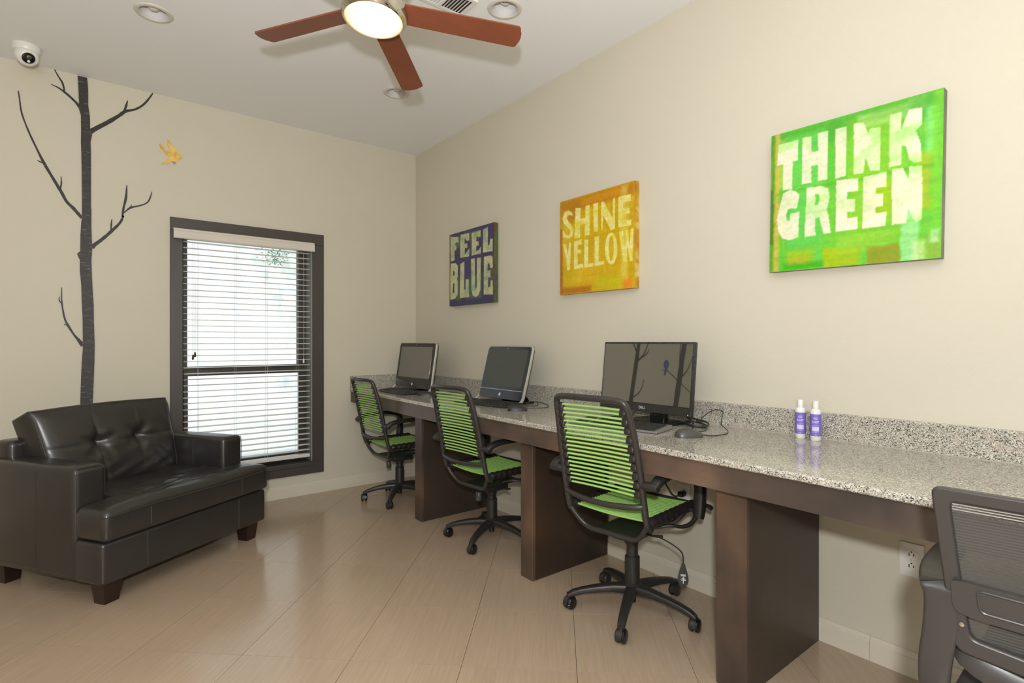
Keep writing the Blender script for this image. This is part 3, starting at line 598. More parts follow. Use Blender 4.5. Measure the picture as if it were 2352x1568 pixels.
BIRD = [(0.424, 2.469), (0.432, 2.463), (0.442, 2.443), (0.454, 2.429), (0.477, 2.409), (0.48, 2.405), (0.48, 2.379), (0.488, 2.384), (0.498, 2.384), (0.504, 2.375), (0.51, 2.366), (0.498, 2.357), (0.488, 2.346), (0.479, 2.334), (0.466, 2.327), (0.451, 2.326), (0.445, 2.328), (0.435, 2.317), (0.429, 2.307), (0.412, 2.302), (0.387, 2.299), (0.402, 2.313), (0.415, 2.323), (0.426, 2.338), (0.438, 2.355), (0.426, 2.36), (0.409, 2.371), (0.403, 2.387), (0.391, 2.396), (0.384, 2.405), (0.378, 2.427), (0.385, 2.427), (0.402, 2.409), (0.412, 2.395), (0.432, 2.383), (0.442, 2.374), (0.436, 2.38), (0.432, 2.397), (0.435, 2.407), (0.426, 2.418), (0.423, 2.441), (0.428, 2.443), (0.424, 2.455)]
LEGS = [(0.448, 2.328), (0.457, 2.319), (0.462, 2.306), (0.46, 2.329), (0.47, 2.317)]
BR = {'b1': [(-0.012, 1.892, 0.0284), (-0.051, 1.944, 0.0182), (-0.083, 1.98, 0.0165), (-0.108, 2.034, 0.0164), (-0.146, 2.109, 0.0146), (-0.182, 2.182, 0.0145), (-0.219, 2.271, 0.0096), (-0.255, 2.366, 0.008), (-0.281, 2.455, 0.0071), (-0.289, 2.524, 0.0063), (-0.295, 2.576, 0.0039)],
      'b1a': [(-0.184, 2.184, 0.0081), (-0.201, 2.191, 0.0072), (-0.213, 2.197, 0.0032)],
      'b1b': [(-0.113, 2.039, 0.0115), (-0.107, 2.083, 0.0066), (-0.108, 2.125, 0.0033)],
      'b2': [(-0.012, 2.534, 0.025), (-0.032, 2.57, 0.015), (-0.064, 2.603, 0.0116), (-0.094, 2.627, 0.0115), (-0.121, 2.644, 0.0074), (-0.154, 2.655, 0.0032)],
      'b2a': [(-0.092, 2.624, 0.0099), (-0.101, 2.675, 0.0098), (-0.124, 2.717, 0.0065), (-0.144, 2.761, 0.0033)],
      'b3': [(0.024, 2.418, 0.042), (0.054, 2.446, 0.027), (0.115, 2.501, 0.0222), (0.17, 2.556, 0.0173), (0.202, 2.591, 0.0174), (0.244, 2.611, 0.0114), (0.284, 2.645, 0.0106), (0.317, 2.692, 0.0106), (0.347, 2.75, 0.0045)],
      'b3a': [(0.193, 2.584, 0.0156), (0.204, 2.622, 0.0122), (0.212, 2.661, 0.0035)],
      'b4': [(0.033, 1.72, 0.0465), (0.051, 1.741, 0.0202), (0.085, 1.776, 0.0172), (0.129, 1.829, 0.0173), (0.174, 1.89, 0.0127), (0.19, 1.936, 0.0112), (0.186, 1.929, 0.0104), (0.191, 1.981, 0.0113), (0.204, 2.053, 0.0122), (0.208, 2.13, 0.0043)],
      'b4a': [(0.128, 1.829, 0.011), (0.13, 1.872, 0.0095), (0.133, 1.906, 0.0039)],
      'b4b': [(0.191, 1.951, 0.0087), (0.227, 1.991, 0.0113), (0.27, 2.009, 0.007), (0.31, 2.033, 0.0071), (0.328, 2.065, 0.008), (0.339, 2.111, 0.0036)],
      'b4c': [(0.225, 1.988, 0.0078), (0.232, 2.01, 0.0044)],
      'b5': [(-0.007, 1.124, 0.0384), (-0.025, 1.155, 0.0169), (-0.048, 1.189, 0.0107), (-0.075, 1.242, 0.0114), (-0.091, 1.283, 0.0091), (-0.101, 1.343, 0.0075), (-0.106, 1.403, 0.006), (-0.105, 1.47, 0.003)],
      'b5a': [(-0.075, 1.244, 0.0091), (-0.095, 1.251, 0.0038)],
      'b5b': [(-0.103, 1.372, 0.0091), (-0.116, 1.391, 0.006), (-0.117, 1.415, 0.003)]}
wt = thing('wall_tree', 'tall bare black tree cut-out on the wall behind the leather armchair', 'tree decal', (0, 0, 0))
TR_ = [(x, min(z, CH - .004)) for x, z in TRUNK if not (z < .7)]
k_ = [i for i, p in enumerate(TRUNK) if p[1] < .7][0]
TR_ = [(x, min(z, CH - .004)) for x, z in TRUNK]
decal_poly('trunk', TR_, m_bark, wt, .005)
kids = {'b1a': 'b1', 'b1b': 'b1', 'b2a': 'b2', 'b3a': 'b3', 'b4a': 'b4', 'b4b': 'b4', 'b4c': 'b4', 'b5a': 'b5', 'b5b': 'b5'}; made = {}
for nm, pts in BR.items():
    if nm not in kids: made[nm] = branch('branch', pts, wt)
for nm, pr_ in kids.items(): branch('twig', BR[nm], made[pr_])
def simple_tree(x0, label, lean, wd, brs):
    t = thing('wall_tree', label, 'tree decal', (0, 0, 0))
    tr2 = [(x0 + lean * z, z, wd * (1.05 - .12 * z)) for z in (.1, .5, .9, 1.3, 1.7, 2.1, 2.5, 2.74)]
    branch('trunk', tr2, t, mat=m_bark)
    for b in brs: branch('branch', [(x0 + lean * b[0][1] + p[0], p[1], p[2]) for p in b], t)
    return t
simple_tree(-1.05, 'bare black wall tree seen as the left trunk reflected in the widescreen monitor', -.01, .075,
            [[(0, 1.66, .03), (.09, 1.76, .018), (.15, 1.84, .014), (.22, 2.05, .010), (.3, 2.3, .006)], [(0, 1.56, .034), (-.10, 1.65, .022), (-.14, 1.72, .014), (-.20, 1.92, .010), (-.24, 2.2, .005)], [(-.10, 1.64, .018), (-.17, 1.69, .012), (-.21, 1.76, .005)], [(0, 1.12, .022), (-.12, 1.20, .014), (-.17, 1.28, .010), (-.19, 1.38, .005)]])
simple_tree(-1.93, 'bare black wall tree seen as the right trunk reflected in the widescreen monitor', -.03, .12,
            [[(0, 1.56, .035), (.04, 1.70, .022), (.06, 1.86, .016), (.09, 2.15, .010), (.14, 2.4, .005)], [(0, 1.50, .034), (-.13, 1.63, .020), (-.20, 1.76, .014), (-.30, 2.05, .008)], [(0, 1.46, .024), (.14, 1.52, .014), (.28, 1.565, .011), (.40, 1.555, .006)], [(0, 1.47, .020), (-.14, 1.42, .012), (-.28, 1.37, .009), (-.4, 1.36, .005)]])
def bird(label, pts, legs, mat, dx=0, dz=0, fl_=1):
    t = thing('wall_bird', label, 'bird decal', (0, 0, 0)); f_ = lambda p: (dx + fl_ * p[0], dz + p[1])
    rim = [(p[0], p[1]) for p in pts]; cx_ = sum(p[0] for p in pts) / len(pts); cz_ = sum(p[1] for p in pts) / len(pts)
    decal_poly('body', [f_(p) for p in pts], mat, t, .006)
    branch('legs', [(f_(legs[0])[0], f_(legs[0])[1], .004), (f_(legs[1])[0], f_(legs[1])[1], .003), (f_(legs[2])[0], f_(legs[2])[1], .002)], t, sub=2)
    branch('legs', [(f_(legs[3])[0], f_(legs[3])[1], .004), (f_(legs[4])[0], f_(legs[4])[1], .002)], t, sub=2)
    return t, f_
def mid(a, b, t=.5): return (a[0] * (1 - t) + b[0] * t, a[1] * (1 - t) + b[1] * t)
yb, ff = bird('small yellow flying bird cut-out on the wall above the window', BIRD, LEGS, m_bird)
bird('blue bird cut-out seen reflected in the widescreen monitor', [(x_ * .85 - 1.66 + 1.36, (z_ - 1.26) * .62 + 1.585) for x_, z_ in [(-1.58, 1.26), (-1.545, 1.29), (-1.53, 1.36), (-1.55, 1.42), (-1.59, 1.45), (-1.63, 1.43), (-1.66, 1.36), (-1.64, 1.28), (-1.62, 1.22), (-1.60, 1.12), (-1.57, 1.12), (-1.575, 1.2)]], [(-1.655, 1.59), (-1.655, 1.575), (-1.66, 1.565), (-1.64, 1.59), (-1.64, 1.57)], m_bluebird)
# ================================================================== LEATHER ARMCHAIR (wide chair-and-a-half)
sofa = thing('leather_armchair', 'wide dark brown leather armchair with tufted back cushion and block feet', 'armchair', (.058, 2.892, 0), R(33.2))
SW, SD, AT = .935, .83, .142
def sd_rr(x, y, x0, y0, x1, y1, r):
    qx = abs(x - (x0 + x1) / 2) - (x1 - x0) / 2 + r; qy = abs(y - (y0 + y1) / 2) - (y1 - y0) / 2 + r
    return r - (math.hypot(max(qx, 0), max(qy, 0)) + min(max(qx, qy), 0))
def soft_box(lo, hi, r, seg=4): return G().rbox(lo, hi, r, seg)
def puff_arm(name, x0, x1):
    """arm: upholstered block with softly domed top and rounded edges"""
    g = soft_box((x0, .172, .10), (x1, SD - .02, .592), .028, 5)
    vs = []
    for (x, y, z) in g.v:
        t = (x - x0) / (x1 - x0); s = (y - .172) / (SD - .192)
        if z > .5: z += .010 * math.sin(PI * min(max(t, 0), 1)) * math.sin(PI * min(max(s, 0), 1)) ** .5 if 0 < s < 1 else 0
        vs.append((x, y, z))
    g.v = vs; return g.build(name, m_leather, sofa, True, angle=60)
def seam(pts, parent, r=.0016, mat=None): return G().tube(pts, r, 5, smooth=3).build('seam', mat or m_stitch, parent, True)
for x0, x1, s in ((0, AT, 0), (SW - AT, SW, 1)):
    a = puff_arm('arm', x0, x1)
    xi, xo = (x1, x0) if s == 0 else (x0, x1)
    seam([(x0 + .012, .1735, .13), (x0 + .012, .1725, .40), (x0 + .012, .1735, .570), (x0 + .03, .1760, .5855), (x1 - .03, .1760, .5855), (x1 - .012, .1735, .570), (x1 - .012, .1725, .45)], a, .0018, m_leather)
    sx = .0012 if s == 1 else -.0012
    seam([(xi + sx * (1 if s == 0 else -1) * -1, .40, .42), (xi, .40, .50), (xi, .40, .57)], a, .0014)
    seam([(xo, .42, .13), (xo, .42, .35), (xo, .42, .56)], a, .0010, m_leather)
# base: front rail and body under the seat
b_ = G().rbox((0, 0, .098), (SW, .175, .282), .018, 4).rbox((.004, .16, .10), (SW - .004, SD - .03, .27), .01, 2).build('base', m_leather, sofa, True)
for x in (.205, .735): seam([(x, -.0006, .115), (x, -.0008, .20), (x, -.0006, .27)], b_, .0012)
# seat cushion: T shaped, crowned, wrapping in front of the arms
def t_sdf(x, y):
    a = sd_rr(x, y, -.004, -.022, SW + .004, .170, .03); b = sd_rr(x, y, AT + .004, -.022, SW - AT - .004, .64, .03)
    return max(a, b)
xs = sorted(set([round(-.004 + (SW + .008) * i / 96, 4) for i in range(97)] + [AT + .004, SW - AT - .004])); ys_ = [round(-.022 + .662 * i / 70, 4) for i in range(71)]
rnd = random.Random(5)
wr = [(rnd.uniform(.25, .8), rnd.uniform(.02, .30), rnd.uniform(-.5, .5), rnd.uniform(.04, .10), rnd.uniform(.003, .0075)) for _ in range(16)]
top, bot, idx = [], [], {}
g = G(); zc = .348
def seat_z(x, y, d, up):
    Rr = .042; e = max(0, 1 - (1 - min(max(d, 0) / Rr, 1)) ** 2.2) ** (1 / 2.2)
    if not up: return .306 - .022 * e
    crown = .020 * math.sin(PI * min(max((x + .004) / (SW + .008), 0), 1)) ** .7 * math.exp(-((y - .12) / .30) ** 2)
    z = .392 + (.030 + crown) * e + .006 * math.sin(x * 9)
    for (wx, wy, an, ln, am) in wr:
        px, py = x - wx, y - wy; q = px * math.cos(an) + py * math.sin(an); p = -px * math.sin(an) + py * math.cos(an)
        z += am * math.exp(-(q / ln) ** 2 - (p / .012) ** 2) * e - am * .8 * math.exp(-(q / ln) ** 2 - ((p - .022) / .012) ** 2) * e
    for sx_ in (.205, .735): z -= .0035 * math.exp(-((x - sx_) / .004) ** 2) * e
    z -= .012 * math.exp(-((x - .33) / .05) ** 2 - ((y - .30) / .05) ** 2) + .012 * math.exp(-((x - .62) / .05) ** 2 - ((y - .30) / .05) ** 2)
    return z
for i, x in enumerate(xs):
    for j, y in enumerate(ys_):
        d = t_sdf(x, y); px, py = x, y
        if d < -.02: continue
        if d < 0:
            e_ = 1e-3; gx, gy = (t_sdf(x + e_, y) - t_sdf(x - e_, y)) / (2 * e_), (t_sdf(x, y + e_) - t_sdf(x, y - e_)) / (2 * e_); px, py = x - gx * d, y - gy * d; d = 0
        bulge = 0; idx[(i, j)] = len(g.v) // 1
        g.v.append((px, py, seat_z(px, py, d, True))); g.v.append((px, py, seat_z(px, py, d, False)))
for i in range(len(xs) - 1):
    for j in range(len(ys_) - 1):
        q = [(i, j), (i + 1, j), (i + 1, j + 1), (i, j + 1)]
        if all(k_ in idx for k_ in q):
            t_ = [idx[k_] for k_ in q]; g.f.append(tuple(t_)); g.f.append(tuple(a + 1 for a in t_[::-1])); g.mi += [0, 0]
seat = g.build('seat_cushion', m_leather, sofa, True, angle=180)
b = bmesh.new(); b.from_mesh(seat.data); bmesh.ops.remove_doubles(b, verts=b.verts, dist=.0004)
bmesh.ops.bridge_loops(b, edges=[e_ for e_ in b.edges if e_.is_boundary]); bmesh.ops.recalc_face_normals(b, faces=b.faces); b.to_mesh(seat.data); b.free()
seat.data.polygons.foreach_set('use_smooth', [True] * len(seat.data.polygons))
seam([(-.005, .14, .396), (-.005, .01, .396), (.004, -.014, .396), (.03, -.0225, .396), (.25, -.0228, .400), (.47, -.0228, .394), (.69, -.0228, .392), (SW - .03, -.0225, .396), (SW - .004, -.014, .397), (SW + .005, .01, .397)], seat, .0022, m_leather)
for x in (.205, .735): seam([(x, -.0225, .31), (x, -.0228, .35), (x, -.0228, .39)], seat, .0013)
# back cushion: leaning, puffed, two tufts and crossing seams
bc_ = G(); nu, nv = 72, 48; wbot, wtop = .655, .720
tuft = [(.36, .55), (.67, .55)]
def back_pt(s, t, side):
    """s across 0..1, t up 0..1, side 0 front 1 rear"""
    xb = AT + .004 + (wbot) * s; xt = .082 + wtop * s; x = xb * (1 - t) + xt * t
    yb, yt = .535, .628; zb, zt = .395, .815
    z = zb * (1 - t) + zt * t; y = yb * (1 - t) + yt * t
    ex = min(s, 1 - s) / .11; et = min(t, 1 - t) / .14; e = math.sqrt(max(0, 1 - (1 - min(ex, 1)) ** 2)) * math.sqrt(max(0, 1 - (1 - min(et, 1)) ** 2))
    crown = .030 * math.sin(PI * s) ** .5 * math.sin(PI * t) ** .6 if 0 < s < 1 and 0 < t < 1 else 0
    if side == 0:
        dp = .030 * e + crown
        for (a, b2) in tuft: 
            dx, dz = (s - a) * .7, (t - b2) * .45; rr = math.hypot(dx, dz)
            dp -= .034 * math.exp(-(rr / .035) ** 2) + .010 * math.exp(-(rr / .09) ** 2)
            an = math.atan2(dz, dx); dp += .004 * math.sin(an * 5 + a * 9) * math.exp(-((rr - .06) / .035) ** 2)
            dp -= .0045 * math.exp(-((s - a) / .006) ** 2) * e
        dp -= .0055 * math.exp(-((t - .55) / .010) ** 2) * e
        dp += .0030 * math.sin(s * 40 + t * 22) * math.exp(-((s - .86) / .10) ** 2) * e + .003 * math.sin(s * 26 - t * 34) * math.exp(-((t - .15) / .12) ** 2) * e
        y -= dp
    else: y += .115 + .012 * e; z -= .05 * t
    z += .010 * math.sin(PI * s) if t > .98 else 0
    return (x, y, z)
for side in (0, 1):
    for i in range(nu + 1):
        for j in range(nv + 1): bc_.v.append(back_pt(i / nu, j / nv, side))
V_ = (nu + 1) * (nv + 1)
for i in range(nu):
    for j in range(nv):
        a = i * (nv + 1) + j; q = (a, a + nv + 1, a + nv + 2, a + 1); bc_.f += [q, tuple(V_ + k_ for k_ in q[::-1])]
for i in range(nu):
    for j in (0, nv): a = i * (nv + 1) + j; bc_.f.append((a, V_ + a, V_ + a + nv + 1, a + nv + 1))
for j in range(nv):
    for i in (0, nu): a = i * (nv + 1) + j; bc_.f.append((a, a + 1, V_ + a + 1, V_ + a))
bc_.mi = [0] * len(bc_.f)
bco = bc_.build('back_cushion', m_leather, sofa, True, angle=180)
sb_ = bco.modifiers.new('soft', 'BEVEL'); sb_.width = .016; sb_.segments = 4; sb_.limit_method = 'ANGLE'; sb_.angle_limit = R(50)
off = lambda p, d=.0006: (p[0], p[1] - d, p[2])
for s_ in (0.012, .988): seam([off(back_pt(s_, t / 12, 0), .0012) for t in range(0, 13)], bco, .0017)
seam([off(back_pt(i / 24, .985, 0), .001) for i in range(25)], bco, .0016, m_leather)
for a, b2 in tuft: seam([off(back_pt(a, t / 12, 0)) for t in range(1, 12)], bco, .0011)
seam([off(back_pt(i / 30, .55, 0)) for i in range(1, 30)], bco, .0011)
# back frame
G().rbox((.055, SD - .125, .10), (SW - .055, SD, .672), .030, 5).build('back_frame', m_leather, sofa, True)
# feet
for x0, y0 in ((.028, .030), (SW - .028 - .085, .030), (.028, SD - .135), (SW - .113, SD - .135)):
    g = G(); a = .085; i_ = .011
    cx_, cy_ = x0 + a / 2, y0 + a / 2; h0 = a / 2 - i_; h1 = a / 2
    g.add([(cx_ + sx_ * h0, cy_ + sy_ * h0, 0) for sx_, sy_ in ((-1, -1), (1, -1), (1, 1), (-1, 1))] + [(cx_ + sx_ * h1, cy_ + sy_ * h1, .105) for sx_, sy_ in ((-1, -1), (1, -1), (1, 1), (-1, 1))],
          [(3, 2, 1, 0), (4, 5, 6, 7), (0, 1, 5, 4), (1, 2, 6, 5), (2, 3, 7, 6), (3, 0, 4, 7)]); g.build('leg', m_leg, sofa)

# ================================================================== SWIVEL BASE shared by the task chairs
def swivel_base(t, off_deg, rad, col_top, hub=(0, 0), wheel_r=.0265):
    before = set(bpy.data.objects)
    g = G(); g.lathe([(0, .070), (.022, .070), (.030, .078), (.036, .085), (.038, .118), (.030, .124), (.0315, .126), (.0315, .232), (.0285, .236), (.0245, .236), (.0245, col_top), (0, col_top)], 28)
    g.build('gas_column', m_black, t, True, angle=30)
    g = G(); g.lathe([(0, .040), (.016, .042), (.016, .070), (0, .070)], 16); g.build('column_foot', m_blackgl, t, True)
    for i in range(5):
        a = R(off_deg + 72 * i); ca, sa = math.cos(a), math.sin(a); rot = Matrix.Rotation(a, 4, 'Z')
        pts = [rot @ Vector(p) for p in ((.028, 0, .098), (.08, 0, .099), (.15, 0, .092), (rad * .78, 0, .082), (rad * .93, 0, .070), (rad * 1.02, 0, .058))]
        g = G(); g.strip(pts, [.024, .0215, .019, .017, .016, .0135], [.019, .017, .014, .012, .012, .008], wdir=(-sa, ca, 0))
        lg = g.build('leg', m_black, t, True, angle=50)
        # caster
        yaw = R(off_deg * 3 + 72 * i + (40, -35, 70, 15, -60)[i]); cm = Matrix.Translation((rad * ca, rad * sa, 0)) @ Matrix.Rotation(yaw, 4, 'Z')
        g = G(); w_r = wheel_r
        prof = [(w_r + .003 * 1, -.007), (w_r + .003, .007)]
        # hood: arch over the wheels
        arc = [(-.006 + (w_r + .004) * math.cos(q), w_r + (w_r + .004) * math.sin(q)) for q in [R(v_) for v_ in range(-10, 191, 20)]]
        arc2 = [(-.006 + (w_r - .002) * math.cos(q), w_r + (w_r - .002) * math.sin(q)) for q in [R(v_) for v_ in range(-10, 191, 20)]]
        g.prism(arc + arc2[::-1], 'y', -.0085, .0085, mat=cm); g.lathe([(0, w_r * 2), (.0095, w_r * 2), (.0095, .070), (0, .070)], 14, mat=cm)
        cs = g.build('caster', m_black, t, True, angle=35)
        for sy in (-1, 1):
            g = G(); g.lathe([(0, sy * .0225), (w_r * .45, sy * .0225), (w_r * .85, sy * .0200), (w_r, sy * .0155), (w_r, sy * .0060), (w_r * .8, sy * .0045), (0, sy * .0045)], 22, (-.006, 0, w_r), 'y', mat=cm)
            g.build('wheel', m_blackgl if sy > 0 else m_black, cs, True, angle=30)
    for o in set(bpy.data.objects) - before:
        if o.parent == t: o.location = (hub[0], hub[1], 0)
# ================================================================== BUNGEE CORD CHAIRS
def bungee_chair(label, loc, yaw, dz, off_deg, knob=False, tag_=False, rad=.262, hub=(0, 0)):
    t = thing('bungee_chair', label, 'chair', loc, yaw, 'green cord task chairs at the granite desk')
    zs = .444 + dz; hb = .1815; ht = .164
    fr = lambda s: [(-.150, s * hb, zs - .022), (-.170, s * hb, zs - .014), (-.184, s * hb, zs + .010), (-.200, s * hb, zs + .073), (-.226, s * .181, zs + .20), (-.258, s * .174, zs + .34), (-.284, s * ht, zs + .430)]
    def side_at(z):   # centre line of the side tube at height z
        P_ = fr(1)[2:]
        for a, b in zip(P_, P_[1:]):
            if a[2] <= z <= b[2]:
                q = (z - a[2]) / (b[2] - a[2]); return a[0] + (b[0] - a[0]) * q, a[1] + (b[1] - a[1]) * q
        return (P_[-1][0], P_[-1][1]) if z > P_[-1][2] else (P_[0][0], P_[0][1])
    Lp = fr(-1); Rp = fr(1); tl = [(-.295, -ht + .012, zs + .456), (-.302, -ht + .05, zs + .464), (-.313, -.06, zs + .466), (-.317, 0, zs + .466), (-.313, .06, zs + .466), (-.302, ht - .05, zs + .464), (-.295, ht - .012, zs + .456)]
    G().tube(Lp + tl + Rp[::-1], .0125, 12, smooth=4).build('back_frame', m_tube, t, True)
    x, y = side_at(zs + .073)
    G().tube([(x, -y, zs + .073), (x - .020, -y * .8, zs + .066), (x - .036, -.06, zs + .060), (x - .040, 0, zs + .059), (x - .036, .06, zs + .060), (x - .020, y * .8, zs + .066), (x, y, zs + .073)], .0115, 10, smooth=4).build('lower_back_bar', m_tube, t, True)
    # back cords, paired in black sleeves that wrap the frame
    nb = 20; z0, z1 = zs + .108, zs + .430
    for i in range(nb):
        z = z0 + (z1 - z0) * i / (nb - 1); x, y = side_at(z); jy = random.uniform(-.0015, .0015)
        g = G(); yy = y - .030; g.tube([(x - .002, -yy, z + jy), (x + .004, -yy * .4, z + jy * .5), (x + .004, yy * .4, z), (x - .002, yy, z)], .0042, 7, smooth=2, cap=True); g.build('cord', m_cord, t, True)
    for i in range(nb // 2):
        z = z0 + (z1 - z0) * (2 * i + .5) / (nb - 1); x, y = side_at(z)
        for s in (-1, 1):
            g = G(); m = Matrix.Translation((x - .001, s * (y - .020), z)) @ Matrix.Rotation(R(12), 4, 'Y')
            g.rbox((-.009, -.014, -.0150), (.010, .013, .0150), .006, 2, mat=m)
            g.build('cord_sleeve', m_sleeve, t, True, angle=50)
    # seat: side tubes under beaded sleeves, cords across
    xr, xf_ = -.172, .205
    loop = [(xr, -hb, zs), (xf_ - .05, -hb, zs), (xf_ - .012, -hb + .012, zs - .004), (xf_, -hb + .05, zs - .006), (xf_, hb - .05, zs - .006), (xf_ - .012, hb - .012, zs - .004), (xf_ - .05, hb, zs), (xr, hb, zs)]
    G().tube(loop, .0115, 10, smooth=3).build('seat_frame', m_tube, t, True)
    ns = 18
    for i in range(ns):
        x = xr + .022 + (xf_ - xr - .045) * i / (ns - 1); g = G()
        g.tube([(x, -hb + .020, zs + .002), (x, -.05, zs - .004), (x, .05, zs - .004), (x, hb - .020, zs + .002)], .0046, 7, smooth=2); g.build('seat_cord', m_cord, t, True)
    for s in (-1, 1):
        nbd = 9; g = G(); pr_ = []
        for i in range(nbd):
            x0_ = xr + .010 + (xf_ - xr - .028) * i / nbd; w_ = (xf_ - xr - .028) / nbd
            pr_ += [(.0165, x0_), (.0205, x0_ + w_ * .22), (.0218, x0_ + w_ * .5), (.0205, x0_ + w_ * .78), (.0165, x0_ + w_ * .99)]
        g.lathe([(0, xr + .009)] + pr_ + [(0, xf_ - .017)], 14, (0, s * hb, zs), 'x')
        sl = g.build('side_sleeve', m_sleeve, t, True, angle=60)
        for i in range(nbd):
            x0_ = xr + .010 + (xf_ - xr - .028) * (i + .5) / nbd
            g = G(); g.lathe([(0, -.001), (.005, -.0005), (.0045, .0035), (0, .0045)], 8, mat=Matrix.Translation((x0_, s * (hb + .0205), zs - .004)) @ Matrix.Rotation(R(-90 * s), 4, 'X')); g.build('sleeve_stud', m_blackgl, sl, True)
    # under-seat bracket, plate and mechanism
    br_ = [(-.176, -hb + .004, zs - .010), (-.165, -.155, zs - .045), (-.150, -.122, zs - .078), (-.150, -.095, zs - .084), (-.150, .095, zs - .084), (-.150, .122, zs - .078), (-.165, .155, zs - .045), (-.176, hb - .004, zs - .010)]
    G().tube(fillet(br_, .02, 3), .0105, 10).build('rear_bracket', m_tube, t, True)
    fb = [(.150, -hb + .004, zs - .010), (.130, -.13, zs - .07), (.120, -.10, zs - .084), (.120, .10, zs - .084), (.130, .13, zs - .07), (.150, hb - .004, zs - .010)]
    G().tube(fillet(fb, .02, 3), .0105, 10).build('front_bracket', m_tube, t, True)
    G().prism([(-.150, -.088), (.120, -.088), (.120, .088), (-.150, .088)], 'z', zs - .090, zs - .084).build('seat_plate', m_plate, t)
    g = G(); g.rbox((-.075, -.055, zs - .135), (.085, .055, zs - .089), .012, 2); g.lathe([(0, zs - .160), (.028, zs - .160), (.036, zs - .133), (0, zs - .133)], 18); g.build('tilt_mechanism', m_black, t, True, angle=40)
    G().tube([(.02, -.05, zs - .115), (.025, -.08, zs - .117), (.028, -.105, zs - .114), (.03, -.125, zs - .11)], [.004, .004, .006, .006], 8, smooth=3).build('height_lever', m_black, t, True)
    if knob:
        G().lathe([(0, zs - .182), (.0155, zs - .182), (.017, zs - .178), (.017, zs - .138), (.012, zs - .132), (0, zs - .132)], 20, (-.082, .012, 0)).build('tension_knob', plastic('worn_grey_knob', (64, 68, 64), .35), t, True, angle=40)
    # loop armrests
    for s in (-1, 1):
        y = s * .236; x, _ = side_at(zs + .155); z = zs + .155
        g = G(); g.lathe([(0, .010), (.0135, .010), (.0150, .014), (.0165, .070), (.0150, .075), (0, .075)], 16, mat=Matrix.Translation((x, s * hb * .96, z)) @ Matrix.Rotation(R(-90 * s), 4, 'X'))
        ar = g.build('armrest_boss', m_black, t, True, angle=40)
        za = zs
        P_ = [(x - .006, y, z - .002), (x + .014, y, z + .014), (x + .040, y, z + .022), (x + .09, y, z + .029), (x + .20, y, z + .030), (.04, y, z + .028), (.092, y, z + .020), (.122, y, z + .004), (.132, y, z - .05), (.130, y, z - .11), (.124, y, z - .155), (.116, y, z - .186)]
        pv = [Vector(p) for p in P_]; hw_ = [.015, .019, .022, .023, .023, .022, .021, .021, .021, .021, .021, .018]; th_ = [.013, .014, .013, .012, .012, .013, .016, .019, .020, .021, .021, .017]
        a_, b1_ = spline(pv, 3, False, hw_); _, c_ = spline(pv, 3, False, th_)
        g = G(); g.strip(a_, b1_, c_, wdir=(0, 1, 0)); g.tube([(.118, s * .222, z - .158), (.118, s * .176, z - .158)], .010, 8); g.tube([(.110, s * .228, z - .182), (.085, s * .218, z - .205), (.05, s * .20, z - .212), (.01, s * .17, z - .205), (-.02, s * .12, z - .22)], [.009, .009, .008, .007, .006], 8, smooth=3); g.tube([(.135, s * .240, z - .13), (.162, s * .262, z - .145), (.168, s * .268, z - .152)], [.007, .010, .009], 8)
        g.build('armrest', m_black, t, True, angle=50)
    if tag_:
        g = G(); g.tube([(.035, -.085, zs - .118), (.065, -.115, zs - .135), (.095, -.155, zs - .165), (.108, -.172, zs - .19), (.110, -.174, zs - .225)], .0028, 6, smooth=4); cb = g.build('tag_cord', m_black, t, True)
        # tear-drop tag hanging at the end, its print towards the room
        po = [(0, .058), (.007, .046), (.014, .022), (.020, -.002), (.021, -.018), (.017, -.032), (.008, -.041), (0, -.043), (-.008, -.041), (-.017, -.032), (-.021, -.018), (-.020, -.002), (-.014, .022), (-.007, .046)]
        mt_ = Matrix.Translation((.110, -.174, zs - .278)) @ Matrix.Rotation(R(-62), 4, 'Z')
        g = G(); g.prism(po, 'y', -.0022, .0022, mat=mt_); tg = g.build('hang_tag', m_black, t)
        g = G()
        for (a, b2, c2, d2) in ((-.010, .004, .010, .007), (-.010, -.0005, .010, .0025), (-.0015, -.030, .0015, -.004), (-.010, -.018, -.002, -.015), (.002, -.018, .010, -.015), (-.007, -.012, -.002, -.009), (.003, -.012, .008, -.009)):
            g.box((a, -.0030, b2), (c2, -.0023, d2), mat=mt_)
        g.build('tag_print', m_print, tg)
    swivel_base(t, off_deg - math.degrees(yaw), rad, zs - .13, hub)
    return t
bungee_chair('green bungee-cord chair nearest the camera, in front of the widescreen monitor', (1.784, 1.450, 0), R(6.5), .029, -6, tag_=True, rad=.270, hub=(.056, .032))
bungee_chair('green bungee-cord chair in the middle, tucked between the two rear desk legs', (1.815, 2.478, 0), R(3.5), -.002, -7, knob=True, rad=.262, hub=(.057, .066))
bungee_chair('green bungee-cord chair farthest away, by the corner and the window', (1.808, 3.605, 0), R(2.0), -.024, 12, knob=True, rad=.250)

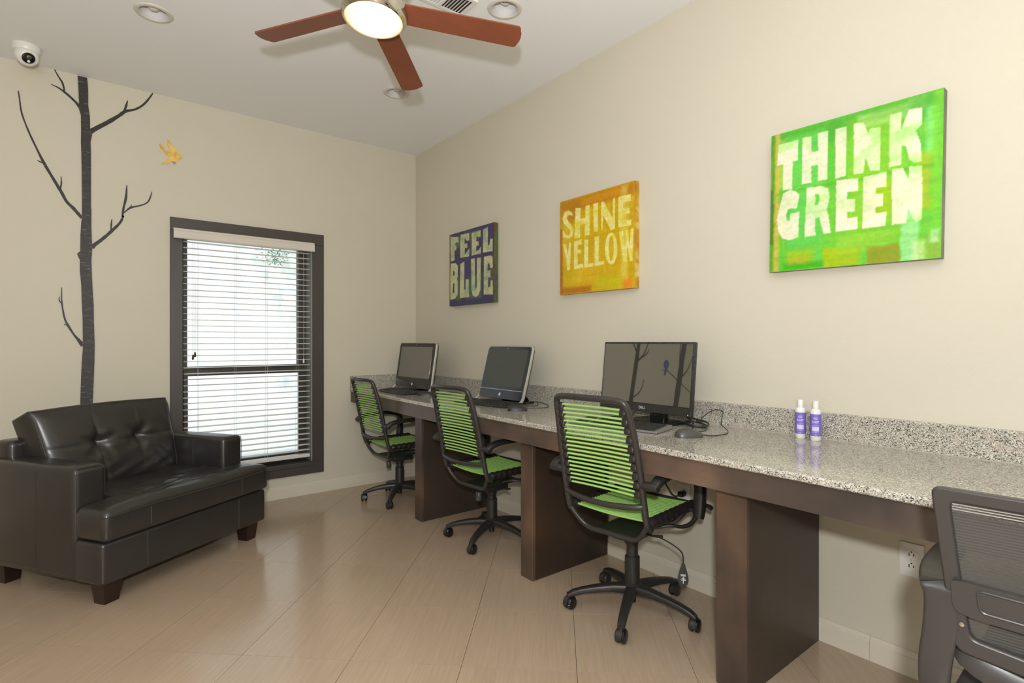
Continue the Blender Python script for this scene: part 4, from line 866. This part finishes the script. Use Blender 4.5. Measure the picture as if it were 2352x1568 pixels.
# ================================================================== MESH-BACK OFFICE CHAIR (bottom right)
oc = thing('mesh_office_chair', 'dark grey mesh-back office chair cropped by the right edge', 'chair', (1.525, .068, 0), R(2.5))
def back_x(z): return -.272 + (.88 - z) * .17 + (.0 if z > .7 else -(.7 - z) * .10)
def fr_bar(pts, hw, th, wd): return G().strip(pts, hw, th, wdir=wd)
hw0 = .248
out = [(-hw0, .875), (hw0, .875), (hw0 - .012, .72), (hw0 - .02, .60), (hw0 - .045, .552), (0, .540), (-hw0 + .045, .552), (-hw0 + .02, .60), (-hw0 + .012, .72)]
def ring(outer, inner, t0, t1):
    g = G(); n = len(outer); vs = []
    for (loop, dx) in ((outer, t0), (inner, t0), (outer, t1), (inner, t1)): vs += [(back_x(z) + dx, y, z) for y, z in loop]
    fs = []
    for i in range(n):
        j = (i + 1) % n; fs += [(i, j, n + j, n + i), (2 * n + i, 3 * n + i, 3 * n + j, 2 * n + j), (i, 2 * n + i, 2 * n + j, j), (n + i, n + j, 3 * n + j, 3 * n + i)]
    g.add(vs, fs); return g
def smooth_loop(pts, r, k=4):
    q = [Vector((a, b, 0)) for a, b in pts]; out_ = []; n = len(q)
    for i in range(n):
        a, b, c = q[i - 1], q[i], q[(i + 1) % n]; rr = min(r, (a - b).length * .4, (c - b).length * .4); p, s = b + (a - b).normalized() * rr, b + (c - b).normalized() * rr
        for j in range(k + 1):
            t = j / k; v_ = (1 - t) ** 2 * p + 2 * t * (1 - t) * b + t * t * s; out_.append((v_.x, v_.y))
    return out_
outer = smooth_loop([(-hw0, .882), (hw0, .882), (hw0 - .014, .70), (hw0 - .03, .575), (0, .555), (-hw0 + .03, .575), (-hw0 + .014, .70)], .016)
inner = smooth_loop([(-hw0 + .027, .858), (hw0 - .027, .858), (hw0 - .040, .70), (hw0 - .052, .605), (0, .588), (-hw0 + .052, .605), (-hw0 + .040, .70)], .014)
fo = ring(outer, inner, -.011, .011).build('back_frame', m_grey, oc, True, angle=35)
bvl = fo.modifiers.new('edge', 'BEVEL'); bvl.width = .004; bvl.segments = 2; bvl.limit_method = 'ANGLE'; bvl.angle_limit = R(40)
g = G(); N1, N2 = 10, 12
for i in range(N1 + 1):
    for j in range(N2 + 1):
        z = .598 + (.864 - .598) * j / N2; hwz = (hw0 - .022) if z > .85 else hw0 - .024 - (.85 - z) * .09
        y = -hwz + 2 * hwz * i / N1; g.v.append((back_x(z) + .012 * math.cos(PI * (y / hwz) / 2) + .002, y, z))
for i in range(N1):
    for j in range(N2): a = i * (N2 + 1) + j; g.f.append((a, a + N2 + 1, a + N2 + 2, a + 1)); g.mi.append(0)
g.build('mesh_panel', m_mesh, oc, True)
g = G(); g.box((back_x(.845) - .004, -hw0 + .03, .843), (back_x(.845) + .002, hw0 - .03, .8445)); g.box((back_x(.85) - .004, -hw0 + .03, .848), (back_x(.85) + .002, hw0 - .03, .8495)); g.box((back_x(.855) - .004, -hw0 + .03, .853), (back_x(.855) + .002, hw0 - .03, .8545))
g.build('mesh_edge_line', M('pale_line', (150, 146, 138), .6).m, oc)  # pale lines across the top edge of the mesh
# lumbar cross piece on the rear
lo_ = smooth_loop([(-.222, .712), (.222, .712), (.218, .655), (.19, .648), (-.19, .648), (-.218, .655)], .012); n = len(lo_)
g = G(); vs = [(back_x(z) - .020, y, z) for y, z in lo_] + [(back_x(z) - .004, y, z) for y, z in lo_]
g.add(vs, [tuple(range(n)), tuple(range(n, 2 * n))[::-1]] + [(i, (i + 1) % n, n + (i + 1) % n, n + i) for i in range(n)])
lu = g.build('lumbar_bar', m_grey, oc, True, angle=30)
g = G(); li = smooth_loop([(-.185, .703), (.185, .703), (.18, .664), (-.18, .664)], .010)
g.tube([(back_x(z) - .0205, y, z) for y, z in li], .0022, 6, closed=True); g.build('raised_rim', m_grey, lu, True)
# lower rear bow that carries the back
g = G(); P_ = [(-.222, .20, .60), (-.232, .19, .55), (-.20, .12, .50), (-.16, .05, .455), (-.10, 0, .43)]
g.strip(spline([Vector(p) for p in [(-.205, -.225, .62), (-.222, -.20, .560), (-.226, -.12, .536), (-.228, 0, .530), (-.226, .12, .536), (-.222, .20, .560), (-.205, .225, .62)]], 4)[0], .022, .010, wdir=(.2, 0, 1)); g.build('lower_bow', m_grey, oc, True, angle=50)
g = G(); g.strip(spline([Vector(p) for p in [(-.226, 0, .535), (-.20, 0, .47), (-.12, 0, .425), (-.04, 0, .415)]], 5)[0], .040, .010, wdir=(0, 1, 0)); g.build('back_spine', m_grey, oc, True, angle=50)
# seat
g = G(); g.rbox((-.20, -.235, .425), (.25, .235, .485), .028, 4)
vs = []
for (x, y, z) in g.v: vs.append((x, y, z + (.012 * math.cos(x * 6) * math.cos(y * 6) if z > .45 else 0) - (.02 * max(0, x - .15) / .1 if x > .15 else 0)))
g.v = vs; g.build('seat_cushion', M('charcoal_seat_fabric', (48, 47, 46), .8).m, oc, True, angle=60)
G().rbox((-.19, -.225, .405), (.235, .225, .428), .010, 2).build('seat_shell', m_grey, oc, True, angle=40)
g = G(); g.rbox((-.10, -.06, .345), (.10, .06, .406), .012, 2); g.build('tilt_mechanism', m_black, oc, True, angle=40)
for s in (-1, 1):
    P_ = [(-.05, s * .20, .412), (-.15, s * .238, .425), (-.215, s * .252, .470), (-.236, s * .250, .530), (-.243, s * .240, .610), (-.246, s * .238, .660), (-.248, s * .241, .683), (-.240, s * .246, .691), (-.15, s * .262, .692), (-.02, s * .266, .690), (.025, s * .266, .686)]
    pv = [Vector(p) for p in P_]; hw_ = [.016, .020, .024, .026, .027, .027, .027, .027, .027, .027, .022]; th_ = [.010, .011, .010, .008, .005, .005, .004, .004, .006, .007, .006]
    a_, b1_ = spline(pv[:8], 4, False, hw_[:8]); _, c_ = spline(pv[:8], 4, False, th_[:8]); g = G(); g.strip(a_, b1_, c_, wdir=(0, 1, 0)); g.build('armrest', m_grey, oc, True, angle=60)
    a_, b1_ = spline(pv[7:], 4, False, [.027, .0275, .028, .023]); g = G(); g.strip(a_, b1_, .008, wdir=(0, 1, 0)); g.build('arm_pad', m_sleeve, oc, True, angle=60)
g = G(); g.lathe([(0, 0), (.004, .001), (.004, .004), (0, .005)], 10, mat=Matrix.Translation((back_x(.63) - .012, .207, .630)) @ Matrix.Rotation(R(-90), 4, 'Y')); g.build('bolt', m_chrome, oc, True)
swivel_base(oc, 20, .30, .35)
# ================================================================== COMPUTERS
ZT = .777
def rr_loop(w, h, r, k=5, cx=0, cz=0):
    out_ = []
    for (sx, sz, a0) in ((1, 1, 0), (-1, 1, 90), (-1, -1, 180), (1, -1, 270)):
        for j in range(k + 1):
            a = R(a0 + 90 * j / k); out_.append((cx + sx * (w / 2 - r) + r * math.cos(a), cz + sz * (h / 2 - r) + r * math.sin(a)))
    return out_
def slab(loop, x0, x1, mat=None): return G().prism(loop, 'x', x0, x1, mat=mat)
def disc_text(s, size, x, y, z, name, mat, parent, mt=None):
    vs, fs = text_geo(s, size); g = G(); pts = [Vector((x, y - p.x, z + p.y)) for p in vs]   # faces -x, reads from the room
    if mt: pts = [mt @ p for p in pts]
    g.add(pts, fs); return g.build(name, mat, parent)
def all_in_one(label, X, yc, W_, ztop, tilt, border, chin_line):
    t = thing('all_in_one_computer', label, 'computer', (X, yc, ZT))
    H_ = (ztop - .802) / math.cos(tilt); A_ = Matrix.Translation((0, 0, .025)) @ Matrix.Rotation(tilt, 4, 'Y')   # leans back (+x) as it rises
    w2 = W_ / 2
    bz = slab(rr_loop(W_, H_, .022, 6, 0, H_ / 2), -.006, .012, A_).build('bezel', m_blackgl, t, True, angle=30)
    # silver edge frame that runs down into two front feet
    P_ = [(.045, -w2 + .002, -.036), (-.020, -w2 - .002, -.034), (-.016, -w2 - .004, -.018), (.002, -w2 - .004, .006), (.006, -w2 - .004, .06), (.006, -w2 - .004, H_ - .03), (.006, -w2 + .006, H_ - .006), (.006, -w2 + .03, H_ + .003), (.006, w2 - .03, H_ + .003), (.006, w2 - .006, H_ - .006), (.006, w2 + .004, H_ - .03), (.006, w2 + .004, .06), (.002, w2 + .004, .006), (-.016, w2 + .004, -.018), (-.020, w2 + .002, -.034), (.045, w2 - .002, -.036)]
    iv = A_.inverted(); low = -.0235
    Q = []
    for i, p in enumerate(P_):
        q = A_ @ Vector(p)
        if q.z < .004: q.z = .004
        Q.append(q)
    g = G(); pts_, _ = spline(Q[1:-1], 3); g.strip(pts_, .0085, .0045, wdir=(1, 0, .2)); g.build('silver_side_frame', m_silver, t, True, angle=50)
    slab(rr_loop(W_ + .002, H_, .024, 6, 0, H_ / 2), .012, .024, A_).build('rear_housing', m_black, t, True, angle=30)
    chin = .055
    sc_w, sc_h = W_ - 2 * border, H_ - chin - .020 - border * .9
    slab(rr_loop(sc_w, sc_h, .002, 1, 0, chin + .020 + sc_h / 2), -.0066, -.0061, A_).build('screen', m_screen if not chin_line else m_screen2, t)
    if chin_line: G().box((-.0075, -w2 + .004, chin - .001), (-.0062, w2 - .004, chin + .0015), mat=A_).build('silver_strip', m_silver, t)
    G().lathe([(0, -.001), (.0098, -.001), (.0098, .0005), (0, .0005)], 24, (0, 0, 0), 'x', mat=A_ @ Matrix.Translation((-.0068, 0, .026))).build('round_logo', m_logo, t)
    disc_text('hp', .013, -.0085, 0, .0262, 'logo_letters', m_bezel, t, A_)
    G().lathe([(0, 0), (.003, 0), (.0028, .001), (0, .001)], 10, (0, 0, 0), 'x', mat=A_ @ Matrix.Translation((-.0072, .01, H_ - .012))).build('webcam', m_silver, t)
    # rear stand
    g = G(); g.rbox((.005, -.16, .0), (.145, .16, .012), .005, 2); g.strip([(.03, 0, .04), (.075, 0, .05), (.115, 0, .03), (.13, 0, .008)], .13, .010); g.build('stand', m_blackgl, t, True, angle=40)
    return t
all_in_one('all-in-one computer with silver edge standing in the room corner, farthest from camera', 1.945, 3.672, .545, 1.135, R(8.5), .030, False)
all_in_one('all-in-one computer with silver strip on its chin, middle one of three screens', 1.985, 2.628, .424, 1.116, R(15), .022, True)
# widescreen monitor
mo = thing('widescreen_monitor', 'black widescreen monitor on a square stand, nearest to the camera', 'monitor', (2.03, 1.583, ZT))
A_ = Matrix.Translation((-.004, 0, .049)) @ Matrix.Rotation(R(6), 4, 'Y'); W_, H_ = .514, .324
bz = G().rbox((-.004, -W_ / 2, 0), (.018, W_ / 2, H_), .004, 2, mat=A_).build('housing', m_bezel, mo, True, angle=40)
G().box((-.0052, -W_ / 2 + .009, .040), (-.0042, W_ / 2 - .009, H_ - .010), mat=A_).build('screen', m_screen, mo)
G().rbox((-.0062, -W_ / 2, .0005), (-.0032, W_ / 2, .036), .001, 1, mat=A_).build('lower_bezel', m_bezel, mo)
disc_text('DELL', .017, -.0066, 0, .018, 'logo_letters', m_logo, mo, A_)
G().rbox((-.0068, -W_ / 2 + .012, .006), (-.0060, -W_ / 2 + .016, .010), .0003, 1, mat=A_).build('power_light', m_logo, mo)
g = G(); g.rbox((.022, -.10, .0), (.062, -.015, .16), .012, 3); g.build('stand_neck', m_blackgl, mo, True, angle=40)
g = G(); g.rbox((-.045, -.165, 0), (.135, .085, .010), .004, 2); g.build('stand_foot', m_blackgl, mo, True, angle=40)
# keyboards
def keyboard(label, corners_center, ang, L_, W_, rim=m_bezel, keys=True):
    t = thing('keyboard', label, 'keyboard', corners_center + (ZT,), ang)
    # local x = depth (towards the screen), y = length
    g = G(); hx, hy = W_ / 2, L_ / 2
    g.add([(-hx, -hy, .001), (hx, -hy, .001), (hx, hy, .001), (-hx, hy, .001), (-hx, -hy, .010), (hx, -hy, .021), (hx, hy, .021), (-hx, hy, .010)], [(0, 3, 2, 1), (4, 5, 6, 7), (0, 1, 5, 4), (1, 2, 6, 5), (2, 3, 7, 6), (3, 0, 4, 7)])
    o = g.build('body', rim, t); bv = o.modifiers.new('edge', 'BEVEL'); bv.width = .0035; bv.segments = 2
    sl = math.atan2(.011, W_); kp = None; rows = 6; pitch = .0188; hgap = .004
    nx = int((L_ - .03) / pitch)
    for r_ in range(rows):
        for c_ in range(nx):
            if c_ in (int(nx * .68), int(nx * .84)) and True:
                if c_ == int(nx * .84): continue
            x = -hx + .014 + r_ * pitch * (W_ - .02) / (6 * pitch); y = -hy + .015 + pitch * (c_ + .5)
            if r_ == 0 and nx * .35 < c_ < nx * .62: continue
            z = .010 + .011 * (x + hx) / W_
            if kp is None:
                g = G(); a, b = .0080, .0062; g.add([(-a, -a, 0), (a, -a, 0), (a, a, 0), (-a, a, 0), (-b, -b, .005), (b, -b, .005), (b, b, .005), (-b, b, .005)], [(4, 5, 6, 7), (0, 1, 5, 4), (1, 2, 6, 5), (2, 3, 7, 6), (3, 0, 4, 7)])
                kp = k_ = g.build('key', m_key, t)
            else: k_ = kp.copy(); COL.objects.link(k_); k_.parent = t
            k_.location = (x, y, z); k_.rotation_euler = (0, -sl, 0)
    x = -hx + .014; G().rbox((x - .008, -hy + nx * .38 * pitch + .01, .010), (x + .008, -hy + nx * .62 * pitch + .01, .0155), .002, 1).build('space_bar', m_key, t)
    return t
keyboard('black keyboard lying in front of the corner computer', (1.798, 3.600), R(-3), .425, .145)
keyboard('black keyboard lying in front of the middle computer', (1.867, 2.595), R(10), .42, .150)
keyboard('black keyboard with silver rim, in front of the widescreen monitor', (1.832, 1.560), R(11), .43, .150, M('grey_keyboard_rim', (120, 117, 112), .35).m)
def mouse(label, c, ang, mat):
    t = thing('computer_mouse', label, 'mouse', c + (ZT + .0005,), ang); g = G(); n, m_ = 22, 18
    for i in range(n + 1):
        u_ = i / n; a = PI * u_; x = -.054 * math.cos(a); wv = .030 * (math.sin(a) ** .55 if 0 < u_ < 1 else 0) * (1 - .12 * math.cos(a)); hz = .030 * (math.sin(a) ** .6 if 0 < u_ < 1 else 0) * (1 - .22 * math.cos(a + .3))
        for j in range(m_ + 1):
            b2 = PI * j / m_; g.v.append((x, wv * math.cos(b2), hz * math.sin(b2) ** .85))
    for i in range(n):
        for j in range(m_): a = i * (m_ + 1) + j; g.f.append((a, a + m_ + 1, a + m_ + 2, a + 1)); g.mi.append(0)
    for i in range(n): g.f.append((i * (m_ + 1), i * (m_ + 1) + m_, (i + 1) * (m_ + 1) + m_, (i + 1) * (m_ + 1))); g.mi.append(0)
    g.build('shell', mat, t, True, angle=60)
    G().lathe([(0, -.0035), (.008, -.003), (.009, 0), (.008, .003), (0, .0035)], 16, (-.026, 0, .0185), 'y').build('scroll_wheel', m_blackgl, t, True); return t
mouse('dark mouse beside the keyboard of the corner computer', (1.842, 3.285), R(140), m_black)
mouse('dark mouse beside the keyboard of the middle computer', (1.830, 2.262), R(142), m_black)
mouse('grey mouse beside the widescreen monitor, nearest of the three mice', (1.852, 1.222), R(145), m_mouse)
def cable(label, pts, r=.0022, smooth=6, name='cable', grp=None):
    o = G().tube(pts, r, 6, smooth=smooth).build(name, m_black, None, True); return tag(o, label, 'cable', grp)
z_ = ZT + .003
cable('thin black mouse cable looping beside the widescreen monitor', [(1.885, 1.205, .787), (1.93, 1.175, z_), (2.00, 1.16, z_), (2.08, 1.19, z_), (2.13, 1.25, .80), (2.185, 1.275, .845), (2.19, 1.33, .842), (2.15, 1.36, .80), (2.05, 1.27, z_), (1.985, 1.27, z_), (2.04, 1.33, z_), (2.13, 1.38, .80), (2.17, 1.44, .81)], .0019)
cable('bundle of black cable gathered behind the monitor stand', [(2.14, 1.50, .785), (2.10, 1.42, .786), (2.07, 1.36, .784), (2.10, 1.32, .782), (2.16, 1.36, .784), (2.15, 1.42, .79), (2.09, 1.40, .795), (2.05, 1.34, .79), (2.09, 1.30, .784), (2.17, 1.34, .79), (2.19, 1.45, .80)], .0035)
cable('grey-black video cable resting behind the widescreen monitor', [(2.07, 1.50, .90), (2.12, 1.45, .83), (2.11, 1.38, .80), (2.06, 1.335, .785), (2.12, 1.31, .782), (2.18, 1.40, .79)], .0032)
cable('black cable under the left side of the widescreen monitor', [(2.09, 1.62, .90), (2.06, 1.66, .81), (1.99, 1.665, z_), (1.95, 1.72, z_), (2.02, 1.78, z_), (2.12, 1.74, z_)], .0026)
cable('thin black mouse cable looping right of the middle computer', [(1.872, 2.285, .785), (1.92, 2.30, z_), (1.97, 2.27, z_), (2.03, 2.25, z_), (2.09, 2.30, z_), (2.13, 2.36, z_), (2.18, 2.48, z_), (2.14, 2.55, z_)], .0019)
cable('second thin black cable loop right of the middle computer', [(2.08, 2.52, z_), (2.02, 2.42, z_), (2.00, 2.36, z_), (2.06, 2.36, z_), (2.13, 2.44, z_)], .0019)
cable('tangled black cable under the chin of the middle computer', [(1.96, 2.50, z_), (1.985, 2.60, z_ + .012), (1.965, 2.66, z_), (1.95, 2.70, z_), (1.995, 2.64, z_ + .01), (2.01, 2.56, z_), (2.05, 2.50, z_)], .0022)
cable('black cable under the chin of the corner computer', [(1.915, 3.60, z_), (1.95, 3.68, z_ + .01), (1.93, 3.74, z_), (1.90, 3.79, z_), (1.95, 3.82, z_ + .006), (2.0, 3.7, z_), (2.04, 3.60, z_)], .0024)
cable('thin black mouse cable near the corner computer', [(1.885, 3.30, .785), (1.94, 3.32, z_), (2.00, 3.25, z_), (2.07, 3.20, z_), (2.12, 3.30, z_), (2.10, 3.42, z_)], .0019)
cable('black cable hanging from the desk to the floor in the corner', [(2.05, 3.80, .69), (2.055, 3.80, .55), (2.06, 3.81, .40), (2.05, 3.82, .25), (2.08, 3.80, .12), (2.13, 3.78, .03), (2.19, 3.76, .006)], .0025)
# under-desk plug, outlet and cable between the first two desk legs
def outlet(label, y, z, sockets=True):
    t = thing('wall_outlet', label, 'outlet', (WX, y, z)); G().rbox((-.006, -.036, -.0575), (-.0002, .036, .0575), .0025, 2).build('cover_plate', m_white, t, True, angle=40)
    for s in (-1, 1):
        lp = rr_loop(.034, .030, .0145, 6, 0, s * .0195); r_ = slab(lp, -.0075, -.0055).build('receptacle', m_white, t)
        g = G(); zz = s * .0195
        g.box((-.0080, .0050, zz - .006), (-.0074, .0078, zz + .004)); g.box((-.0080, -.0078, zz - .005), (-.0074, -.0050, zz + .003)); g.lathe([(0, -.0080), (.0026, -.0080), (.0026, -.0074), (0, -.0074)], 10, (0, 0, zz + .0085), 'x')
        g.build('slots', m_blackgl, r_)
    G().lathe([(0, -.0070), (.003, -.0068), (.003, -.0058), (0, -.0058)], 10, (0, 0, 0), 'x').build('screw', m_silver, t); return t
outlet('white duplex outlet on the wall left of the mesh-back chair', .600, .399)
outlet('white duplex outlet half hidden behind the nearest green chair, with a plug in it', 1.500, .415)
pl = thing('power_plug', 'black power plug and cord in the outlet behind the nearest green chair', 'plug', (WX, 1.495, .432))
g = G(); g.rbox((-.045, -.014, -.012), (-.0085, .014, .012), .006, 2); g.build('plug_body', m_blackgl, pl, True, angle=50)
G().tube([(-.042, 0, 0), (-.07, .01, -.004), (-.09, .03, .03), (-.10, .07, .10), (-.11, .10, .17), (-.11, .12, .235)], .0035, 7, smooth=5).build('cord', m_black, pl, True)

# ================================================================== BOTTLES
def bottle(label, x, y, rot):
    t = thing('lotion_bottle', label, 'bottle', (x, y, ZT), rot, None); r_ = .0182
    G().lathe([(0, 0), (r_ - .003, .0), (r_, .004), (r_, .108), (r_ - .0008, .1125), (r_ - .003, .1155), (.0125, .1175), (.0110, .1185), (0, .120)], 32).build('body', m_white, t, True, angle=50)
    G().lathe([(0, .118), (.0106, .118), (.0109, .120), (.0109, .1465), (.0100, .1485), (0, .1485)], 28).build('cap', m_white, t, True, angle=40)
    lb = G().lathe([(r_ + .0001, .018), (r_ + .0004, .0182), (r_ + .0004, .0998), (r_ + .0001, .1)], 32).build('label', m_purple, t, True, angle=30)
    lb['label'] = 'purple paper label'
    def wrap(vs, fs, z, name, mat, rr=r_ + .0008):
        g = G(); g.add([(-rr * math.cos(-p.x / rr), rr * math.sin(-p.x / rr), z + p.y) for p in vs], fs); return g.build(name, mat, lb)
    vs, fs = text_geo('JULEP', .0105); vs = [Vector((p.x * .95 + .001, p.y * 1.1, 0)) for p in vs]; wrap(vs, fs, .071, 'lettering', m_print)
    def bar(x0, x1, z, h, mat, nm): 
        n = 8; vs = [Vector((x0 + (x1 - x0) * i / n, s * h / 2, 0)) for s in (-1, 1) for i in range(n + 1)]; wrap(vs, [(i, i + 1, n + 2 + i, n + 1 + i) for i in range(n)], z, nm, mat)
    bar(-.006, .007, .0870, .0013, m_print, 'print_line'); bar(-.008, .009, .0828, .0013, m_print, 'print_line'); bar(-.012, .014, .0575, .0012, m_lilac, 'print_line')
    bar(-.012, .013, .0450, .0170, m_lilac, 'print_panel'); bar(-.006, .006, .0225, .0010, m_print, 'print_line'); bar(-.012, .013, .0325, .0008, m_lilac, 'print_line')
bottle('left one of the two white bottles with purple labels on the worktop', 2.172, .943, R(20))
bottle('right one of the two white bottles with purple labels on the worktop', 2.163, .884, R(20))

# ================================================================== CEILING: fan, recessed lights, vent, camera
def can_light(label, c, kind):
    t = thing('recessed_light', label, 'ceiling light', (c[0], c[1], CH))
    G().lathe([(.060, .0), (.064, -.005), (.072, -.0065), (.080, -.004), (.083, -.0002), (.083, 0)], 44).build('trim_ring', m_trimring, t, True, angle=40)
    G().lathe([(.0630, -.003), (.0655, .0), (.060, .045), (.048, .085), (.040, .110), (0, .112)], 40).build('reflector', m_refl, t, True, angle=60)
    if kind == 'spiral':
        P_ = [(.017 * math.cos(q * .7), .017 * math.sin(q * .7), .030 + .0022 * q) for q in range(0, 24)]
        G().tube([(0, 0, .024)] + P_, .0062, 8).build('spiral_bulb', m_cfl, t, True)
    else: G().lathe([(0, .012), (.016, .015), (.027, .028), (.030, .045), (.026, .065), (.018, .085), (.017, .110)], 24).build('bulb', m_cfl, t, True)
    return t
can_light('unlit recessed ceiling light near the security camera, top left', cans[0], 'bulb')
can_light('unlit recessed ceiling light right of the fan and vent, with spiral bulb', cans[1], 'spiral')
can_light('unlit recessed ceiling light just beyond the forward fan blade tip', cans[2], 'bulb')
# supply vent
vt = thing('ceiling_vent', 'white metal ceiling air vent with slats, partly above the fan blade', 'vent', (1.25, 2.155, CH))
g = G(); vx0, vx1, vy0, vy1 = -.20, .195, -.075, .075
for lo, hi in (((vx0, vy0, -.008), (vx1, vy0 + .016, 0)), ((vx0, vy1 - .016, -.008), (vx1, vy1, 0)), ((vx0, vy0 + .016, -.008), (vx0 + .016, vy1 - .016, 0)), ((vx1 - .016, vy0 + .016, -.008), (vx1, vy1 - .016, 0)), ((.060, vy0 + .016, -.008), (.072, vy1 - .016, -.001)), ((-.075, vy0 + .016, -.008), (-.063, vy1 - .016, -.001))):
    g.box(lo, hi)
g.build('vent_frame', m_white, vt); G().box((vx0 + .01, vy0 + .01, -.0008), (vx1 - .01, vy1 - .01, -.0003)).build('dark_backing', M('duct_dark', (28, 26, 25), .8).m, vt)
s0 = None
for i in range(24):
    x = vx0 + .022 + .0155 * i
    if .055 < x < .078 or -.08 < x < -.058 or x > vx1 - .02: continue
    g = G(); an = R(38 if x < .06 else -28); wd_ = .0055 if x < .06 else .0066; m = Matrix.Translation((x, 0, -.0052)) @ Matrix.Rotation(an, 4, 'Y'); g.box((-wd_, vy0 + .016, -.0005), (wd_, vy1 - .016, .0005), mat=m); g.build('slat', m_white, vt)
# dome security camera
dc = thing('dome_camera', 'white dome security camera on the ceiling in the far left corner', 'security camera', (-.246, 3.915, CH))
G().lathe([(0, 0), (.060, 0), (.061, -.004), (.060, -.026), (.056, -.034), (.044, -.040), (0, -.040)], 40).build('mounting_ring', m_white, dc, True, angle=35)
aim = Vector((.30, -.72, -.62)).normalized(); rotm = aim.to_track_quat('Z', 'Y').to_matrix().to_4x4(); bm_ = Matrix.Translation((0, 0, -.050)) @ rotm
G().lathe([(0, -.052), (.022, -.048), (.040, -.035), (.050, -.015), (.052, 0), (.050, .017), (.044, .031), (.039, .037), (.0305, .039), (.0295, .033), (0, .033)], 40, mat=bm_).build('ball_housing', m_white, dc, True, angle=40)
fc = G().lathe([(0, .038), (.022, .037), (.0285, .0345), (.0285, .033), (0, .033)], 32, mat=bm_).build('lens_window', m_blackgl, dc, True, angle=50)
G().lathe([(0, .0395), (.009, .0392), (.0105, .038), (.0105, .037), (0, .037)], 20, (0, .006, 0), mat=bm_).build('lens', m_screen, fc, True)
G().lathe([(0, .0392), (.006, .039), (.007, .037), (0, .037)], 16, (.003, -.015, 0), mat=bm_).build('infrared_light', m_logo, fc, True)
# ceiling fan
FC = (.853, 1.907, 2.400); PHI = 47.1
fan = thing('ceiling_fan', 'chrome ceiling fan with cherry wood blades and a lit round glass light', 'ceiling fan', FC)
fan.rotation_euler = (-.023, .081, 0)
# gravity-hung rod and canopy are built in fan coordinates
G().lathe([(0, .343), (.066, .343), (.066, .325), (.045, .285), (.016, .270), (0, .270)], 32).build('canopy', m_chrome, fan, True, angle=40)
G().lathe([(0, .10), (.012, .10), (.012, .30), (0, .30)], 16).build('down_rod', m_chrome, fan, True)
G().lathe([(0, .150), (.030, .150), (.070, .142), (.098, .118), (.108, .085), (.110, .050), (.106, .030), (.100, .020), (0, .020)], 48).build('motor_housing', m_chrome, fan, True, angle=40)
G().lathe([(.095, .020), (.112, .016), (.122, .004), (.1255, -.012), (.1235, -.028), (.118, -.040), (.112, -.047), (.1075, -.050), (.1065, -.048), (.1065, -.030), (.095, -.010)], 64).build('light_ring', m_chrome, fan, True, angle=50)
gl = G().lathe([(0, -.070), (.03, -.0690), (.06, -.0650), (.085, -.0590), (.100, -.0520), (.1063, -.0455), (.1063, -.03), (0, -.03)], 56).build('glass_light', m_globe, fan, True, angle=60)
bp_ = Matrix.Rotation(0, 4, 'X')
def blade_outline(r0, r1, w0, w1):
    pts = [(r0, -w0 / 2), (r0 + .25, -w0 / 2 - (w1 - w0) * .3)]
    pts += [(r1 - .016, -w1 / 2), (r1 - .008, -w1 / 2 + .002), (r1 - .003, -w1 / 2 + .008), (r1 - .001, -w1 / 2 + .016), (r1 + .005, -w1 * .2), (r1 + .007, 0), (r1 + .005, w1 * .2), (r1 - .001, w1 / 2 - .016), (r1 - .003, w1 / 2 - .008), (r1 - .008, w1 / 2 - .002), (r1 - .016, w1 / 2)]
    pts += [(r0 + .25, w0 / 2 + (w1 - w0) * .3), (r0, w0 / 2)]; return pts
for i in range(5):
    a = R(PHI + 72 * i); m = Matrix.Rotation(a, 4, 'Z') @ Matrix.Rotation(R(-12.2), 4, 'X')
    g = G(); g.prism(blade_outline(.085, .560, .090, .102), 'z', -.003, .003, mat=m)
    bl_ = g.build('blade', m_blade, fan)
    g = G(); g.prism([(.07, -.022), (.15, -.030), (.165, -.018), (.165, .018), (.15, .030), (.07, .022)], 'z', .0032, .0065, mat=m); g.build('blade_bracket', m_chrome, bl_)
